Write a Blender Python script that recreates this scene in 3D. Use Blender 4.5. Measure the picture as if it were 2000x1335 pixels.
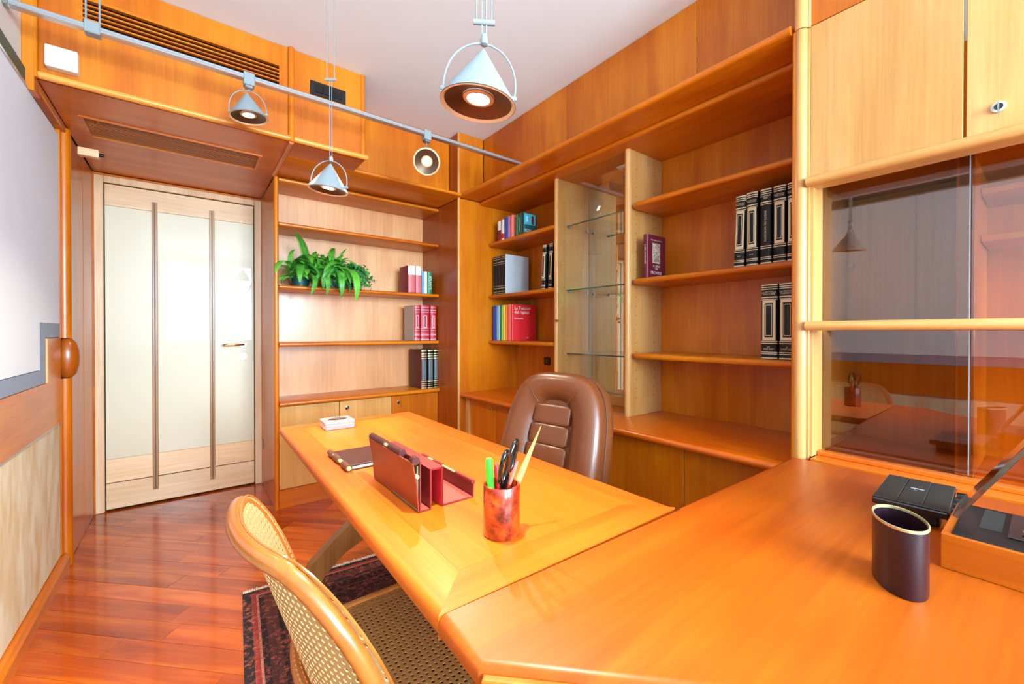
import bpy, bmesh, math, random
from mathutils import Vector, Matrix
R = random.Random(7)
for o in list(bpy.data.objects): bpy.data.objects.remove(o)
sc = bpy.context.scene
PI = math.pi

# ------------------------------------------------------------------ camera
CAMH = 1.16
F_PX, YAW, PITCH, CY = 814.84, .65585, -.00607, 652.78
cam_d = bpy.data.cameras.new('camera'); cam = bpy.data.objects.new('camera', cam_d)
sc.collection.objects.link(cam); sc.camera = cam
cam_d.sensor_fit = 'HORIZONTAL'; cam_d.sensor_width = 36; cam_d.lens = 36 * F_PX / 2000
cam_d.shift_y = -(667.5 - CY) / 2000; cam_d.clip_start = .02
cam.location = (0, 0, CAMH); cam.rotation_euler = (PI / 2 + PITCH, 0, -YAW)

# ------------------------------------------------------------------ world, daylight, exposure
w = bpy.data.worlds.new('world'); sc.world = w; w.use_nodes = True
bg = w.node_tree.nodes['Background']; bg.inputs[0].default_value = (.62, .86, 1.0, 1); bg.inputs[1].default_value = 76.0
vs = sc.view_settings
vs.view_transform = 'Standard'; vs.look = 'None'; vs.exposure = 0.12; vs.gamma = 1; vs.use_curve_mapping = False
sc.cycles.max_bounces = 10; sc.cycles.diffuse_bounces = 4; sc.cycles.glossy_bounces = 5
sc.cycles.transparent_max_bounces = 16; sc.cycles.sample_clamp_indirect = 5; sc.cycles.caustics_reflective = True; sc.cycles.blur_glossy = .5
sc.cycles.use_denoising = True
def area(name, loc, rot, sx, sy, energy, col, portal=False):
    l = bpy.data.lights.new(name, 'AREA'); l.shape = 'RECTANGLE'; l.size = sx; l.size_y = sy; l.energy = energy; l.color = col
    if portal: l.cycles.is_portal = True
    o = bpy.data.objects.new(name, l); sc.collection.objects.link(o); o.location = loc; o.rotation_euler = rot
    return o
WIN_Y = -3.0
area('window_daylight', (-.075, WIN_Y - .12, 1.76), (PI / 2, 0, 0), .77, 1.62, 10, (1, 1, 1), True)
area('window_daylight', (1.31, WIN_Y - .12, 1.76), (PI / 2, 0, 0), 1.28, 1.62, 10, (1, 1, 1), True)
LAMP_W = 95.0       # pendant bulbs
SPOT_W = 60.0       # track bulbs

# ------------------------------------------------------------------ materials
M = {}
def lin(c):
    return tuple(((x / 12.92) if x <= .04045 else ((x + .055) / 1.055) ** 2.4) for x in [v / 255 for v in c])
def base(name, col, rough=.5, metal=0, coat=0, spec=.5, **k):
    m = bpy.data.materials.new(name); m.use_nodes = True
    b = m.node_tree.nodes['Principled BSDF']
    b.inputs['Base Color'].default_value = (*col, 1); b.inputs['Roughness'].default_value = rough
    b.inputs['Metallic'].default_value = metal; b.inputs['Coat Weight'].default_value = coat
    b.inputs['Specular IOR Level'].default_value = spec; b.inputs['Coat Roughness'].default_value = k.get('coatr', .08)
    if 'trans' in k: b.inputs['Transmission Weight'].default_value = k['trans']
    M[name] = m
    return m, m.node_tree, b
def simple(name, rgb, rough=.5, metal=0, coat=0, noise=.06, ns=40, bump=.0, **k):
    c = lin(rgb); m, nt, b = base(name, c, rough, metal, coat, **k)
    N = nt.nodes; L = nt.links
    tc = N.new('ShaderNodeTexCoord'); no = N.new('ShaderNodeTexNoise'); no.inputs['Scale'].default_value = ns; no.inputs['Detail'].default_value = 4
    L.new(tc.outputs['Object'], no.inputs['Vector'])
    mx = N.new('ShaderNodeMix'); mx.data_type = 'RGBA'; L.new(no.outputs['Fac'], mx.inputs[0])
    mx.inputs[6].default_value = (*[x * (1 - noise) for x in c], 1); mx.inputs[7].default_value = (*[min(1, x * (1 + noise)) for x in c], 1)
    L.new(mx.outputs[2], b.inputs['Base Color'])
    if bump:
        bp = N.new('ShaderNodeBump'); bp.inputs['Strength'].default_value = bump; bp.inputs['Distance'].default_value = .002
        L.new(no.outputs['Fac'], bp.inputs['Height']); L.new(bp.outputs[0], b.inputs['Normal'])
    return m
def wood(name, dark, mid, light, axis='z', rough=.30, coat=.12, rnd=1.0, scale=1.0, spec=.4, coatr=.10, blotch=.55):
    m, nt, b = base(name, lin(mid), rough, 0, coat, spec, coatr=coatr)
    N = nt.nodes; L = nt.links
    tc = N.new('ShaderNodeTexCoord'); oi = N.new('ShaderNodeObjectInfo')
    add = N.new('ShaderNodeVectorMath'); add.operation = 'MULTIPLY_ADD'
    L.new(oi.outputs['Random'], add.inputs[0]); add.inputs[1].default_value = (17 * rnd, 13 * rnd, 11 * rnd); L.new(tc.outputs['Object'], add.inputs[2])
    def noise(along, across, det, dist=0., rg=.55):
        mp = N.new('ShaderNodeMapping'); s = [across * scale] * 3; s['xyz'.index(axis)] = along * scale
        mp.inputs['Scale'].default_value = s; L.new(add.outputs[0], mp.inputs['Vector'])
        no = N.new('ShaderNodeTexNoise'); no.inputs['Scale'].default_value = 1; no.inputs['Detail'].default_value = det
        no.inputs['Roughness'].default_value = rg; no.inputs['Distortion'].default_value = dist
        L.new(mp.outputs[0], no.inputs['Vector']); return no
    n1 = noise(.9, 9, 5, .9); n2 = noise(3.5, 110, 3, 0, .6); n3 = noise(1.2, 2.2, 2, .4)
    mixn = N.new('ShaderNodeMath'); mixn.operation = 'MULTIPLY_ADD'; L.new(n3.outputs['Fac'], mixn.inputs[0]); mixn.inputs[1].default_value = blotch
    m2 = N.new('ShaderNodeMath'); m2.operation = 'MULTIPLY'; L.new(n1.outputs['Fac'], m2.inputs[0]); m2.inputs[1].default_value = 1 - blotch
    L.new(m2.outputs[0], mixn.inputs[2])
    rp = N.new('ShaderNodeValToRGB'); e = rp.color_ramp.elements
    e[0].position = .36; e[0].color = (*lin(dark), 1); e[1].position = .64; e[1].color = (*lin(light), 1)
    x = e.new(.5); x.color = (*lin(mid), 1)
    L.new(mixn.outputs[0], rp.inputs[0])
    r2 = N.new('ShaderNodeMapRange'); r2.inputs[1].default_value = .35; r2.inputs[2].default_value = .65; r2.inputs[3].default_value = .88; r2.inputs[4].default_value = 1.04
    L.new(n2.outputs['Fac'], r2.inputs[0])
    r3 = N.new('ShaderNodeMapRange'); r3.inputs[3].default_value = 1 - .10 * rnd; r3.inputs[4].default_value = 1 + .08 * rnd; L.new(oi.outputs['Random'], r3.inputs[0])
    mm = N.new('ShaderNodeMath'); mm.operation = 'MULTIPLY'; L.new(r2.outputs[0], mm.inputs[0]); L.new(r3.outputs[0], mm.inputs[1])
    vm = N.new('ShaderNodeVectorMath'); vm.operation = 'SCALE'; L.new(rp.outputs[0], vm.inputs[0]); L.new(mm.outputs[0], vm.inputs['Scale'])
    L.new(vm.outputs[0], b.inputs['Base Color'])
    bp = N.new('ShaderNodeBump'); bp.inputs['Strength'].default_value = .04; bp.inputs['Distance'].default_value = .001
    L.new(n2.outputs['Fac'], bp.inputs['Height']); L.new(bp.outputs[0], b.inputs['Normal'])
    return m
CH = ((174, 78, 2), (194, 98, 5), (210, 118, 14))
ML = ((194, 130, 66), (206, 146, 82), (218, 164, 104))
for a in 'xyz':
    wood('cherry_' + a, *CH, axis=a)
    wood('maple_' + a, *ML, axis=a)
wood('nose_lit_x', (206, 118, 30), (218, 136, 46), (228, 154, 66), 'x')  # lighter cherry: window light on the soffit nosings put into the colour
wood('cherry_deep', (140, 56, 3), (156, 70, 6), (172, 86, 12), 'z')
wood('desk_y', (184, 78, 6), (196, 90, 11), (206, 105, 22), 'y', rough=.42, coat=.06, coatr=.25, spec=.3)
wood('desk_x', (184, 78, 6), (196, 90, 11), (206, 105, 22), 'x', rough=.42, coat=.06, coatr=.25, spec=.3)
wood('return_dim_x', (168, 66, 3), (182, 78, 6), (196, 93, 12), 'x', rough=.40, coat=.08, coatr=.25, spec=.35)  # desk wood, darker and redder: the return's weaker light put into colour
wood('worktop_y', (182, 72, 3), (196, 86, 6), (208, 102, 14), 'y', rough=.28, coat=.35)
wood('door_wood', (214, 166, 122), (226, 182, 140), (236, 198, 160), 'x', rough=.3, coat=.3)
wood('door_wood_z', (214, 166, 122), (226, 182, 140), (236, 198, 160), 'z', rough=.3, coat=.3)
wood('batten', (150, 92, 48), (172, 112, 62), (190, 132, 80), 'z', rough=.3)
wood('floor_wood', (132, 44, 2), (160, 62, 4), (192, 92, 12), 'x', rough=.2, coat=.38, coatr=.06, rnd=1.6, scale=1.1, blotch=.35)
wood('bent_wood', (148, 76, 24), (164, 90, 34), (180, 108, 50), 'y', rough=.28, coat=.5)
wood('dark_leg', (150, 92, 44), (168, 106, 52), (186, 124, 66), 'z', rough=.35)
wood('veneer_pink', (190, 124, 76), (203, 139, 90), (215, 156, 108), 'z', rough=.38, coat=.3, coatr=.16)
wood('stick_wood', (160, 112, 58), (174, 126, 70), (188, 142, 88), 'z', rough=.5, coat=0)
simple('ceiling_paint', (234, 243, 246), .9, noise=.02, ns=3, bump=.03)
simple('wall_paint', (214, 214, 210), .85, noise=.03)
simple('panel_blue', (226, 238, 248), .7, noise=.03, ns=5)
simple('tape', (134, 150, 172), .55, noise=.05)
simple('green_band', (58, 78, 62), .6)
simple('alu', (196, 198, 202), .28, .9)
simple('lamp_grey', (132, 139, 143), .38, noise=.02)
simple('lamp_inner', (92, 66, 46), .35, .6)
simple('lamp_ring', (228, 190, 150), .3, .4)
simple('white_plastic', (226, 222, 204), .4, noise=.02)
simple('black_plastic', (13, 13, 14), .42, noise=.1, spec=.35)
simple('router_top', (40, 38, 34), .5, noise=.25, ns=400, bump=.5)
simple('black_gloss', (9, 9, 11), .14, coat=.4)
simple('inlay_dark', (58, 50, 44), .45, .0)
simple('dark_gap', (26, 12, 6), .9)
simple('chrome', (210, 208, 200), .15, 1)
simple('brass', (206, 160, 90), .25, 1)
simple('steel', (168, 170, 172), .3, 1)
simple('leather_brown', (112, 56, 25), .34, noise=.1, ns=60, bump=.15, coat=.15)
simple('leather_dark', (96, 54, 36), .4, noise=.1, ns=60)
simple('leather_red', (112, 24, 22), .42, noise=.15, ns=50, bump=.15)
simple('leather_rust', (124, 38, 14), .36, noise=.2, ns=24, bump=.15)
simple('leather_maroon', (66, 20, 18), .38, noise=.15, ns=50)
simple('suede_red', (184, 6, 24), .8, noise=.15, ns=60)
simple('leather_pink', (156, 66, 54), .5, noise=.1)
simple('leather_plum', (34, 8, 20), .36, noise=.12, ns=80, bump=.08, coat=.15)
simple('gilt', (190, 172, 122), .35, .4)
simple('bamboo', (222, 184, 118), .5)
simple('paper', (232, 224, 206), .8)
simple('spine_cream', (214, 196, 158), .45)
simple('book_black', (18, 14, 14), .45, spec=.3)
simple('book_brown', (52, 30, 22), .4)
simple('soil', (40, 26, 18), .9)
simple('cane', (176, 138, 90), .5, noise=.2, ns=200)
simple('cane_seat', (140, 92, 44), .5, noise=.25, ns=200)
simple('rug_fringe', (214, 204, 184), .9)
simple('window_white', (226, 226, 224), .5)
for nm, c in {'white': (226, 222, 214), 'wine': (120, 26, 36), 'pinkred': (196, 92, 96), 'royal': (44, 62, 148), 'sky': (92, 148, 196), 'lightblue': (150, 196, 214),
              'green': (26, 110, 70), 'dkgreen': (14, 74, 44), 'lime': (140, 190, 60), 'yellow': (232, 200, 60), 'orange': (232, 130, 40), 'redorange': (214, 74, 40),
              'red': (206, 26, 34), 'crimson': (176, 18, 34), 'coral': (226, 110, 92), 'lilac': (168, 120, 176), 'teal': (64, 158, 176), 'silver': (176, 178, 184),
              'grey': (168, 158, 150), 'slate': (70, 84, 112), 'maroon': (74, 18, 18), 'magenta': (96, 10, 34), 'sketch': (190, 172, 148), 'penneon': (60, 214, 40),
              'olive': (90, 100, 66), 'dkteal': (10, 64, 66), 'spinegrey': (86, 92, 98)}.items():
    simple(nm, c, .45, noise=.05)
m = M['sketch']; nt = m.node_tree; b = nt.nodes['Principled BSDF']; tc = nt.nodes.new('ShaderNodeTexCoord'); no = nt.nodes.new('ShaderNodeTexNoise'); no.inputs['Scale'].default_value = 60; no.inputs['Detail'].default_value = 6; no.inputs['Distortion'].default_value = 2
rp = nt.nodes.new('ShaderNodeValToRGB'); rp.color_ramp.elements[0].position = .4; rp.color_ramp.elements[0].color = (*lin((110, 86, 70)), 1); rp.color_ramp.elements[1].position = .56; rp.color_ramp.elements[1].color = (*lin((206, 190, 166)), 1)
nt.links.new(tc.outputs['Object'], no.inputs['Vector']); nt.links.new(no.outputs['Fac'], rp.inputs[0]); nt.links.new(rp.outputs[0], b.inputs['Base Color'])
# fabric panel, mottled
m = simple('panel_beige', (206, 186, 148), .85, noise=.0, ns=8)
nt = m.node_tree; b = nt.nodes['Principled BSDF']
tc = nt.nodes.new('ShaderNodeTexCoord'); mp = nt.nodes.new('ShaderNodeMapping'); mp.inputs['Scale'].default_value = (6, 9, 3.2)
no = nt.nodes.new('ShaderNodeTexNoise'); no.inputs['Scale'].default_value = 1.6; no.inputs['Detail'].default_value = 8
rp = nt.nodes.new('ShaderNodeValToRGB'); rp.color_ramp.elements[0].position = .32; rp.color_ramp.elements[0].color = (*lin((196, 168, 122)), 1)
rp.color_ramp.elements[1].position = .62; rp.color_ramp.elements[1].color = (*lin((212, 204, 180)), 1)
nt.links.new(tc.outputs['Object'], mp.inputs[0]); nt.links.new(mp.outputs[0], no.inputs['Vector']); nt.links.new(no.outputs['Fac'], rp.inputs[0]); nt.links.new(rp.outputs[0], b.inputs['Base Color'])
# lacquered cream door glass
simple('cream_glass', (208, 191, 162), .4, coat=.55, noise=.01, coatr=.01)
# tortoiseshell pen holder
m = simple('tortoise', (150, 50, 20), .16, coat=.8)
nt = m.node_tree; b = nt.nodes['Principled BSDF']; tc = nt.nodes.new('ShaderNodeTexCoord'); no = nt.nodes.new('ShaderNodeTexNoise')
no.inputs['Scale'].default_value = 24; no.inputs['Detail'].default_value = 12; no.inputs['Roughness'].default_value = .68; no.inputs['Distortion'].default_value = .3
rp = nt.nodes.new('ShaderNodeValToRGB'); rp.color_ramp.elements[0].position = .38; rp.color_ramp.elements[0].color = (*lin((64, 14, 12)), 1)
rp.color_ramp.elements[1].position = .68; rp.color_ramp.elements[1].color = (*lin((206, 84, 22)), 1); x = rp.color_ramp.elements.new(.5); x.color = (*lin((140, 38, 12)), 1)
nt.links.new(tc.outputs['Object'], no.inputs['Vector']); nt.links.new(no.outputs['Fac'], rp.inputs[0]); nt.links.new(rp.outputs[0], b.inputs['Base Color'])
def glass(name, tint, refl=1.0, rough=0.0):
    m = bpy.data.materials.new(name); m.use_nodes = True; nt = m.node_tree; nt.nodes.clear()
    out = nt.nodes.new('ShaderNodeOutputMaterial'); tr = nt.nodes.new('ShaderNodeBsdfTransparent'); tr.inputs[0].default_value = (*tint, 1)
    gl = nt.nodes.new('ShaderNodeBsdfGlossy'); gl.inputs['Roughness'].default_value = rough; gl.inputs['Color'].default_value = (1, 1, 1, 1)
    fr = nt.nodes.new('ShaderNodeFresnel'); ge = nt.nodes.new('ShaderNodeNewGeometry'); mq = nt.nodes.new('ShaderNodeMapRange'); mq.inputs[3].default_value = 1.5; mq.inputs[4].default_value = 1 / 1.5; nt.links.new(ge.outputs['Backfacing'], mq.inputs[0]); nt.links.new(mq.outputs[0], fr.inputs[0])
    ml = nt.nodes.new('ShaderNodeMath'); ml.operation = 'MULTIPLY'; ml.inputs[1].default_value = refl; ml.use_clamp = True
    mx = nt.nodes.new('ShaderNodeMixShader'); nt.links.new(fr.outputs[0], ml.inputs[0]); nt.links.new(ml.outputs[0], mx.inputs[0])
    nt.links.new(tr.outputs[0], mx.inputs[1]); nt.links.new(gl.outputs[0], mx.inputs[2]); nt.links.new(mx.outputs[0], out.inputs[0])
    M[name] = m; return m
glass('clear_glass', (.97, .98, .97)); glass('smoke_glass', (.78, .70, .60), 1.9); glass('window_glass', (.98, .98, .98), .8)
glass('acrylic', (.45, .43, .42), 3.0, .05)
simple('mirror', (225, 230, 226), .01, 1, noise=0)
simple('glass_edge', (40, 86, 76), .1, coat=.5)
base('crystal', (.93, .97, 1), .04, 0, 0, trans=.75)
def emit(name, col, s):
    m = bpy.data.materials.new(name); m.use_nodes = True; nt = m.node_tree; nt.nodes.clear()
    out = nt.nodes.new('ShaderNodeOutputMaterial'); e = nt.nodes.new('ShaderNodeEmission'); e.inputs[0].default_value = (*col, 1); e.inputs[1].default_value = s
    nt.links.new(e.outputs[0], out.inputs[0]); M[name] = m
emit('bulb', (1, .88, .68), 30)
def leafmat(name, c1, c2):
    m, nt, b = base(name, lin(c1), .45); N = nt.nodes; L = nt.links
    oi = N.new('ShaderNodeObjectInfo'); tc = N.new('ShaderNodeTexCoord'); no = N.new('ShaderNodeTexNoise'); no.inputs['Scale'].default_value = 30
    L.new(tc.outputs['Object'], no.inputs['Vector']); a = N.new('ShaderNodeMath'); a.operation = 'ADD'; L.new(oi.outputs['Random'], a.inputs[0]); L.new(no.outputs['Fac'], a.inputs[1])
    d = N.new('ShaderNodeMath'); d.operation = 'MULTIPLY_ADD'; d.inputs[1].default_value = .8; d.inputs[2].default_value = -.3; L.new(a.outputs[0], d.inputs[0])
    mx = N.new('ShaderNodeMix'); mx.data_type = 'RGBA'; mx.clamp_factor = True; L.new(d.outputs[0], mx.inputs[0])
    mx.inputs[6].default_value = (*lin(c1), 1); mx.inputs[7].default_value = (*lin(c2), 1); L.new(mx.outputs[2], b.inputs['Base Color'])
leafmat('fern_leaf', (24, 108, 34), (108, 188, 54)); leafmat('ivy_leaf', (34, 120, 60), (120, 196, 84))
# rug
m, nt, b = base('rug_weave', (.1, .02, .02), .95)
N = nt.nodes; L = nt.links
tc = N.new('ShaderNodeTexCoord'); sp = N.new('ShaderNodeSeparateXYZ'); L.new(tc.outputs['Object'], sp.inputs[0])
vo = N.new('ShaderNodeTexVoronoi'); vo.inputs['Scale'].default_value = 150; L.new(tc.outputs['Object'], vo.inputs['Vector'])
no = N.new('ShaderNodeTexNoise'); no.inputs['Scale'].default_value = 55; no.inputs['Detail'].default_value = 8; no.inputs['Roughness'].default_value = .7; L.new(tc.outputs['Object'], no.inputs['Vector'])
rp = N.new('ShaderNodeValToRGB'); rp.color_ramp.interpolation = 'CONSTANT'
cols = [(0, (24, 12, 16)), (.12, (150, 44, 34)), (.19, (196, 120, 100)), (.22, (40, 16, 20)), (.30, (88, 38, 30)), (.46, (24, 14, 18)), (.52, (84, 30, 26)), (.56, (50, 22, 22)), (.74, (92, 42, 30)), (.78, (24, 12, 16)), (.84, (96, 34, 28)), (.90, (46, 18, 18))]
el = rp.color_ramp.elements; el[0].color = (*lin(cols[0][1]), 1); el[1].position = 1; el[1].color = (*lin((74, 24, 22)), 1)
for p_, c_ in cols[1:]: x = el.new(p_); x.color = (*lin(c_), 1)
def edge(out, half, flip=False):
    ab = N.new('ShaderNodeMath'); ab.operation = 'ABSOLUTE'; L.new(out, ab.inputs[0])
    sb = N.new('ShaderNodeMath'); sb.operation = 'SUBTRACT'; sb.inputs[0].default_value = half; L.new(ab.outputs[0], sb.inputs[1]); return sb
ex = edge(sp.outputs[0], .62); ey = edge(sp.outputs[1], .82)
mn = N.new('ShaderNodeMath'); mn.operation = 'MINIMUM'; L.new(ex.outputs[0], mn.inputs[0]); L.new(ey.outputs[0], mn.inputs[1])
sc_ = N.new('ShaderNodeMath'); sc_.operation = 'MULTIPLY'; sc_.inputs[1].default_value = 1 / .26; L.new(mn.outputs[0], sc_.inputs[0]); sc_.use_clamp = True
L.new(sc_.outputs[0], rp.inputs[0])
mx = N.new('ShaderNodeMix'); mx.data_type = 'RGBA'; mr = N.new('ShaderNodeMapRange'); mr.inputs[1].default_value = .50; mr.inputs[2].default_value = .62; mr.inputs[3].default_value = 0; mr.inputs[4].default_value = .8
L.new(no.outputs['Fac'], mr.inputs[0]); L.new(mr.outputs[0], mx.inputs[0]); L.new(rp.outputs[0], mx.inputs[6]); mx.inputs[7].default_value = (*lin((172, 84, 60)), 1)
m3 = N.new('ShaderNodeMix'); m3.data_type = 'RGBA'; m3.blend_type = 'MULTIPLY'; m3.inputs[0].default_value = .7
r4 = N.new('ShaderNodeMapRange'); r4.inputs[1].default_value = 0; r4.inputs[2].default_value = .5; r4.inputs[3].default_value = 1.7; r4.inputs[4].default_value = .5; L.new(vo.outputs['Distance'], r4.inputs[0])
L.new(mx.outputs[2], m3.inputs[6]); L.new(r4.outputs[0], m3.inputs[7]); L.new(m3.outputs[2], b.inputs['Base Color'])

# ------------------------------------------------------------------ mesh helpers
class B:
    def __init__(s): s.bm = bmesh.new()
    def box(s, x0, x1, y0, y1, z0, z1, bev=0, seg=1, rot=None):
        g = bmesh.ops.create_cube(s.bm, size=1)['verts']
        for v in g: v.co = Vector(((x0 + x1) / 2 + v.co.x * (x1 - x0), (y0 + y1) / 2 + v.co.y * (y1 - y0), (z0 + z1) / 2 + v.co.z * (z1 - z0)))
        if rot: bmesh.ops.transform(s.bm, matrix=rot, verts=g)
        if bev:
            es = {e for v in g for e in v.link_edges}
            bmesh.ops.bevel(s.bm, geom=list(es), offset=bev, segments=seg, affect='EDGES', profile=.5)
        return s
    def prism(s, pts, axis, a, b):
        # pts in the two other axes in xyz order; extruded from a to b along axis
        def mk(p, t):
            if axis == 'x': return (t, p[0], p[1])
            if axis == 'y': return (p[0], t, p[1])
            return (p[0], p[1], t)
        A = [s.bm.verts.new(mk(p, a)) for p in pts]; Bv = [s.bm.verts.new(mk(p, b)) for p in pts]
        n = len(pts); fs = [s.bm.faces.new(A), s.bm.faces.new(Bv[::-1])]
        for i in range(n): fs.append(s.bm.faces.new((A[i], Bv[i], Bv[(i + 1) % n], A[(i + 1) % n])))
        bmesh.ops.recalc_face_normals(s.bm, faces=fs)
        return s
    def tube(s, path, r, n=10, closed=False, cap=True, ry=None):
        P = [Vector(p) for p in path]; m_ = len(P); rings = []
        up = Vector((0, 0, 1)); prev = None
        for i in range(m_):
            if closed: t = P[(i + 1) % m_] - P[i - 1]
            else: t = P[min(i + 1, m_ - 1)] - P[max(i - 1, 0)]
            t.normalize()
            if prev is None:
                a = up if abs(t.z) < .9 else Vector((1, 0, 0)); u = a.cross(t).normalized()
            else: u = (prev - t * prev.dot(t)).normalized()
            prev = u; v = t.cross(u); rr = r[i] if isinstance(r, (list, tuple)) else r; r2 = ry if ry else rr
            rings.append([s.bm.verts.new(P[i] + u * math.cos(2 * PI * k / n) * rr + v * math.sin(2 * PI * k / n) * r2) for k in range(n)])
        fs = []
        for i in range(m_ if closed else m_ - 1):
            a, c = rings[i], rings[(i + 1) % m_]
            for k in range(n): fs.append(s.bm.faces.new((a[k], a[(k + 1) % n], c[(k + 1) % n], c[k])))
        if cap and not closed: fs.append(s.bm.faces.new(rings[0][::-1])); fs.append(s.bm.faces.new(rings[-1]))
        bmesh.ops.recalc_face_normals(s.bm, faces=fs)
        return s
    def lathe(s, prof, c=(0, 0, 0), n=28, sx=1, sy=1, rz=0, mat=None):
        rings = []
        for (r, z) in prof:
            if r < 1e-6: rings.append([s.bm.verts.new((c[0], c[1], c[2] + z))])
            else:
                ring = []
                for k in range(n):
                    a = 2 * PI * k / n; x = math.cos(a) * r * sx; y = math.sin(a) * r * sy
                    ring.append(s.bm.verts.new((c[0] + x * math.cos(rz) - y * math.sin(rz), c[1] + x * math.sin(rz) + y * math.cos(rz), c[2] + z)))
                rings.append(ring)
        fs = []
        for a, d in zip(rings[:-1], rings[1:]):
            if len(a) == 1 and len(d) == 1: continue
            for k in range(n):
                if len(a) == 1: fs.append(s.bm.faces.new((a[0], d[(k + 1) % n], d[k])))
                elif len(d) == 1: fs.append(s.bm.faces.new((a[k], a[(k + 1) % n], d[0])))
                else: fs.append(s.bm.faces.new((a[k], a[(k + 1) % n], d[(k + 1) % n], d[k])))
        if mat: bmesh.ops.transform(s.bm, matrix=mat, verts=[v for r_ in rings for v in r_])
        return s
    def face(s, pts): s.bm.faces.new([s.bm.verts.new(p) for p in pts]); return s
    def tf(s, mat): bmesh.ops.transform(s.bm, matrix=mat, verts=s.bm.verts); return s
def nose(x_front, x_back, z0, z1, n=6):
    """profile (u, z) of a board whose edge at x_front is half round"""
    r = (z1 - z0) / 2; sgn = 1 if x_back > x_front else -1; zc = (z0 + z1) / 2
    pts = [(x_back, z0)]
    for k in range(n + 1):
        a = -PI / 2 + PI * k / n
        pts.append((x_front + sgn * r - sgn * r * math.cos(a), zc + r * math.sin(a)))
    pts.append((x_back, z1)); return pts
col = sc.collection
def link(name, bld, mat, parent=None, off=(0, 0, 0), smooth=False, bevel=0):
    me = bpy.data.meshes.new(name)
    if any(off): bmesh.ops.translate(bld.bm, vec=Vector(off) * -1, verts=bld.bm.verts)
    bld.bm.to_mesh(me); bld.bm.free()
    if isinstance(mat, str): mat = [mat]
    for x in mat: me.materials.append(M[x])
    if smooth:
        me.shade_smooth()
    o = bpy.data.objects.new(name, me); col.objects.link(o)
    if parent: o.parent = parent
    if smooth:
        try: me.set_sharp_from_angle(angle=math.radians(38))
        except Exception: pass
    return o
def tag(o, label=None, cat=None, group=None, kind=None):
    if label: o['label'] = label
    if cat: o['category'] = cat
    if group: o['group'] = group
    if kind: o['kind'] = kind
    return o
class T:
    def __init__(s, name, label, cat, loc=(0, 0, 0), rot=0, group=None, kind=None, local=False, rotm=None):
        s.o = bpy.data.objects.new(name, None); col.objects.link(s.o); s.o.empty_display_size = .05
        s.o.location = loc; s.o.rotation_euler = (0, 0, rot)
        if rotm: s.o.rotation_euler = rotm
        s.loc = (0, 0, 0) if local else tuple(loc)
        tag(s.o, label, cat, group, kind)
    def p(s, name, b, mat, parent=None, smooth=False, label=None, kind=None):
        o = link(name, b, mat, parent or s.o, s.loc, smooth)
        return tag(o, label=label, kind=kind)
def solo(name, b, mat, label, cat, loc=(0, 0, 0), group=None, kind=None, smooth=False):
    o = link(name, b, mat, None, loc, smooth); o.location = loc
    return tag(o, label, cat, group, kind)
def struct(name, b, mat, label=None, smooth=False):
    return tag(link(name, b, mat, smooth=smooth), label or None, None, None, 'structure')
def copy_tree(o, parent=None):
    c = o.copy(); col.objects.link(c)
    if parent: c.parent = parent
    for ch in list(o.children): copy_tree(ch, c)
    return c
def text(name, s, size, mat, parent, at, xdir, ydir, align='CENTER', sx=1.0, spacing=1.0):
    cu = bpy.data.curves.new(name, 'FONT'); cu.body = s; cu.size = size; cu.align_x = align; cu.align_y = 'CENTER'; cu.resolution_u = 2
    cu.space_line = .85; cu.space_character = spacing
    t = bpy.data.objects.new(name, cu); col.objects.link(t)
    dg = bpy.context.evaluated_depsgraph_get(); dg.update()
    me = bpy.data.meshes.new_from_object(t.evaluated_get(dg)); bpy.data.objects.remove(t); bpy.data.curves.remove(cu)
    X = Vector(xdir).normalized(); Y = Vector(ydir).normalized(); Z = X.cross(Y)
    mat4 = Matrix(((X.x * sx, Y.x, Z.x, at[0]), (X.y * sx, Y.y, Z.y, at[1]), (X.z * sx, Y.z, Z.z, at[2]), (0, 0, 0, 1)))
    me.transform(mat4); me.materials.clear(); me.materials.append(M[mat])
    o = bpy.data.objects.new(name, me); col.objects.link(o); o.parent = parent
    return o
def lock(t, c, nrm, key=True, parent=None, r=.011):
    """round lock rosette on a door, with its key"""
    n = Vector(nrm); q = n.to_track_quat('Z', 'Y').to_matrix().to_4x4(); mt = Matrix.Translation(c) @ q
    lk = t.p('lock', B().lathe([(0, .004), (r * .55, .004), (r * .6, .006), (r, .005), (r, 0), (0, 0)], n=20, mat=mt), 'chrome', parent, smooth=True)
    t.p('lock_core', B().lathe([(0, .0062), (r * .62, .0058), (r * .64, .003), (0, .003)], n=16, mat=mt), 'black_gloss', parent, smooth=True)
    if key:
        k = B().box(-.0012, .0012, -.007, .007, .004, .022).box(-.001, .001, -.03, -.006, .018, .021)
        q2 = Matrix.Translation(c) @ Matrix(((0, 0, n.x, 0), (0, 0, n.y, 0), (0, 0, n.z, 0), (0, 0, 0, 1)))
        side = Vector((0, 0, 1)).cross(n)
        mm = Matrix.Translation(c) @ Matrix(((side.x, 0, n.x, 0), (side.y, 0, n.y, 0), (0, 1, 0, 0), (0, 0, 0, 1)))
        k.tf(mm); bmesh.ops.translate(k.bm, vec=(0, 0, 0), verts=k.bm.verts)
        t.p('key', k, 'steel', parent)
    return lk

ZC = 2.67
# ================================================================== SETTING
fl = struct('floor', B().box(-.62, 2.32, WIN_Y - .1, 3.95, -.06, -.006), 'dark_gap')
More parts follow.
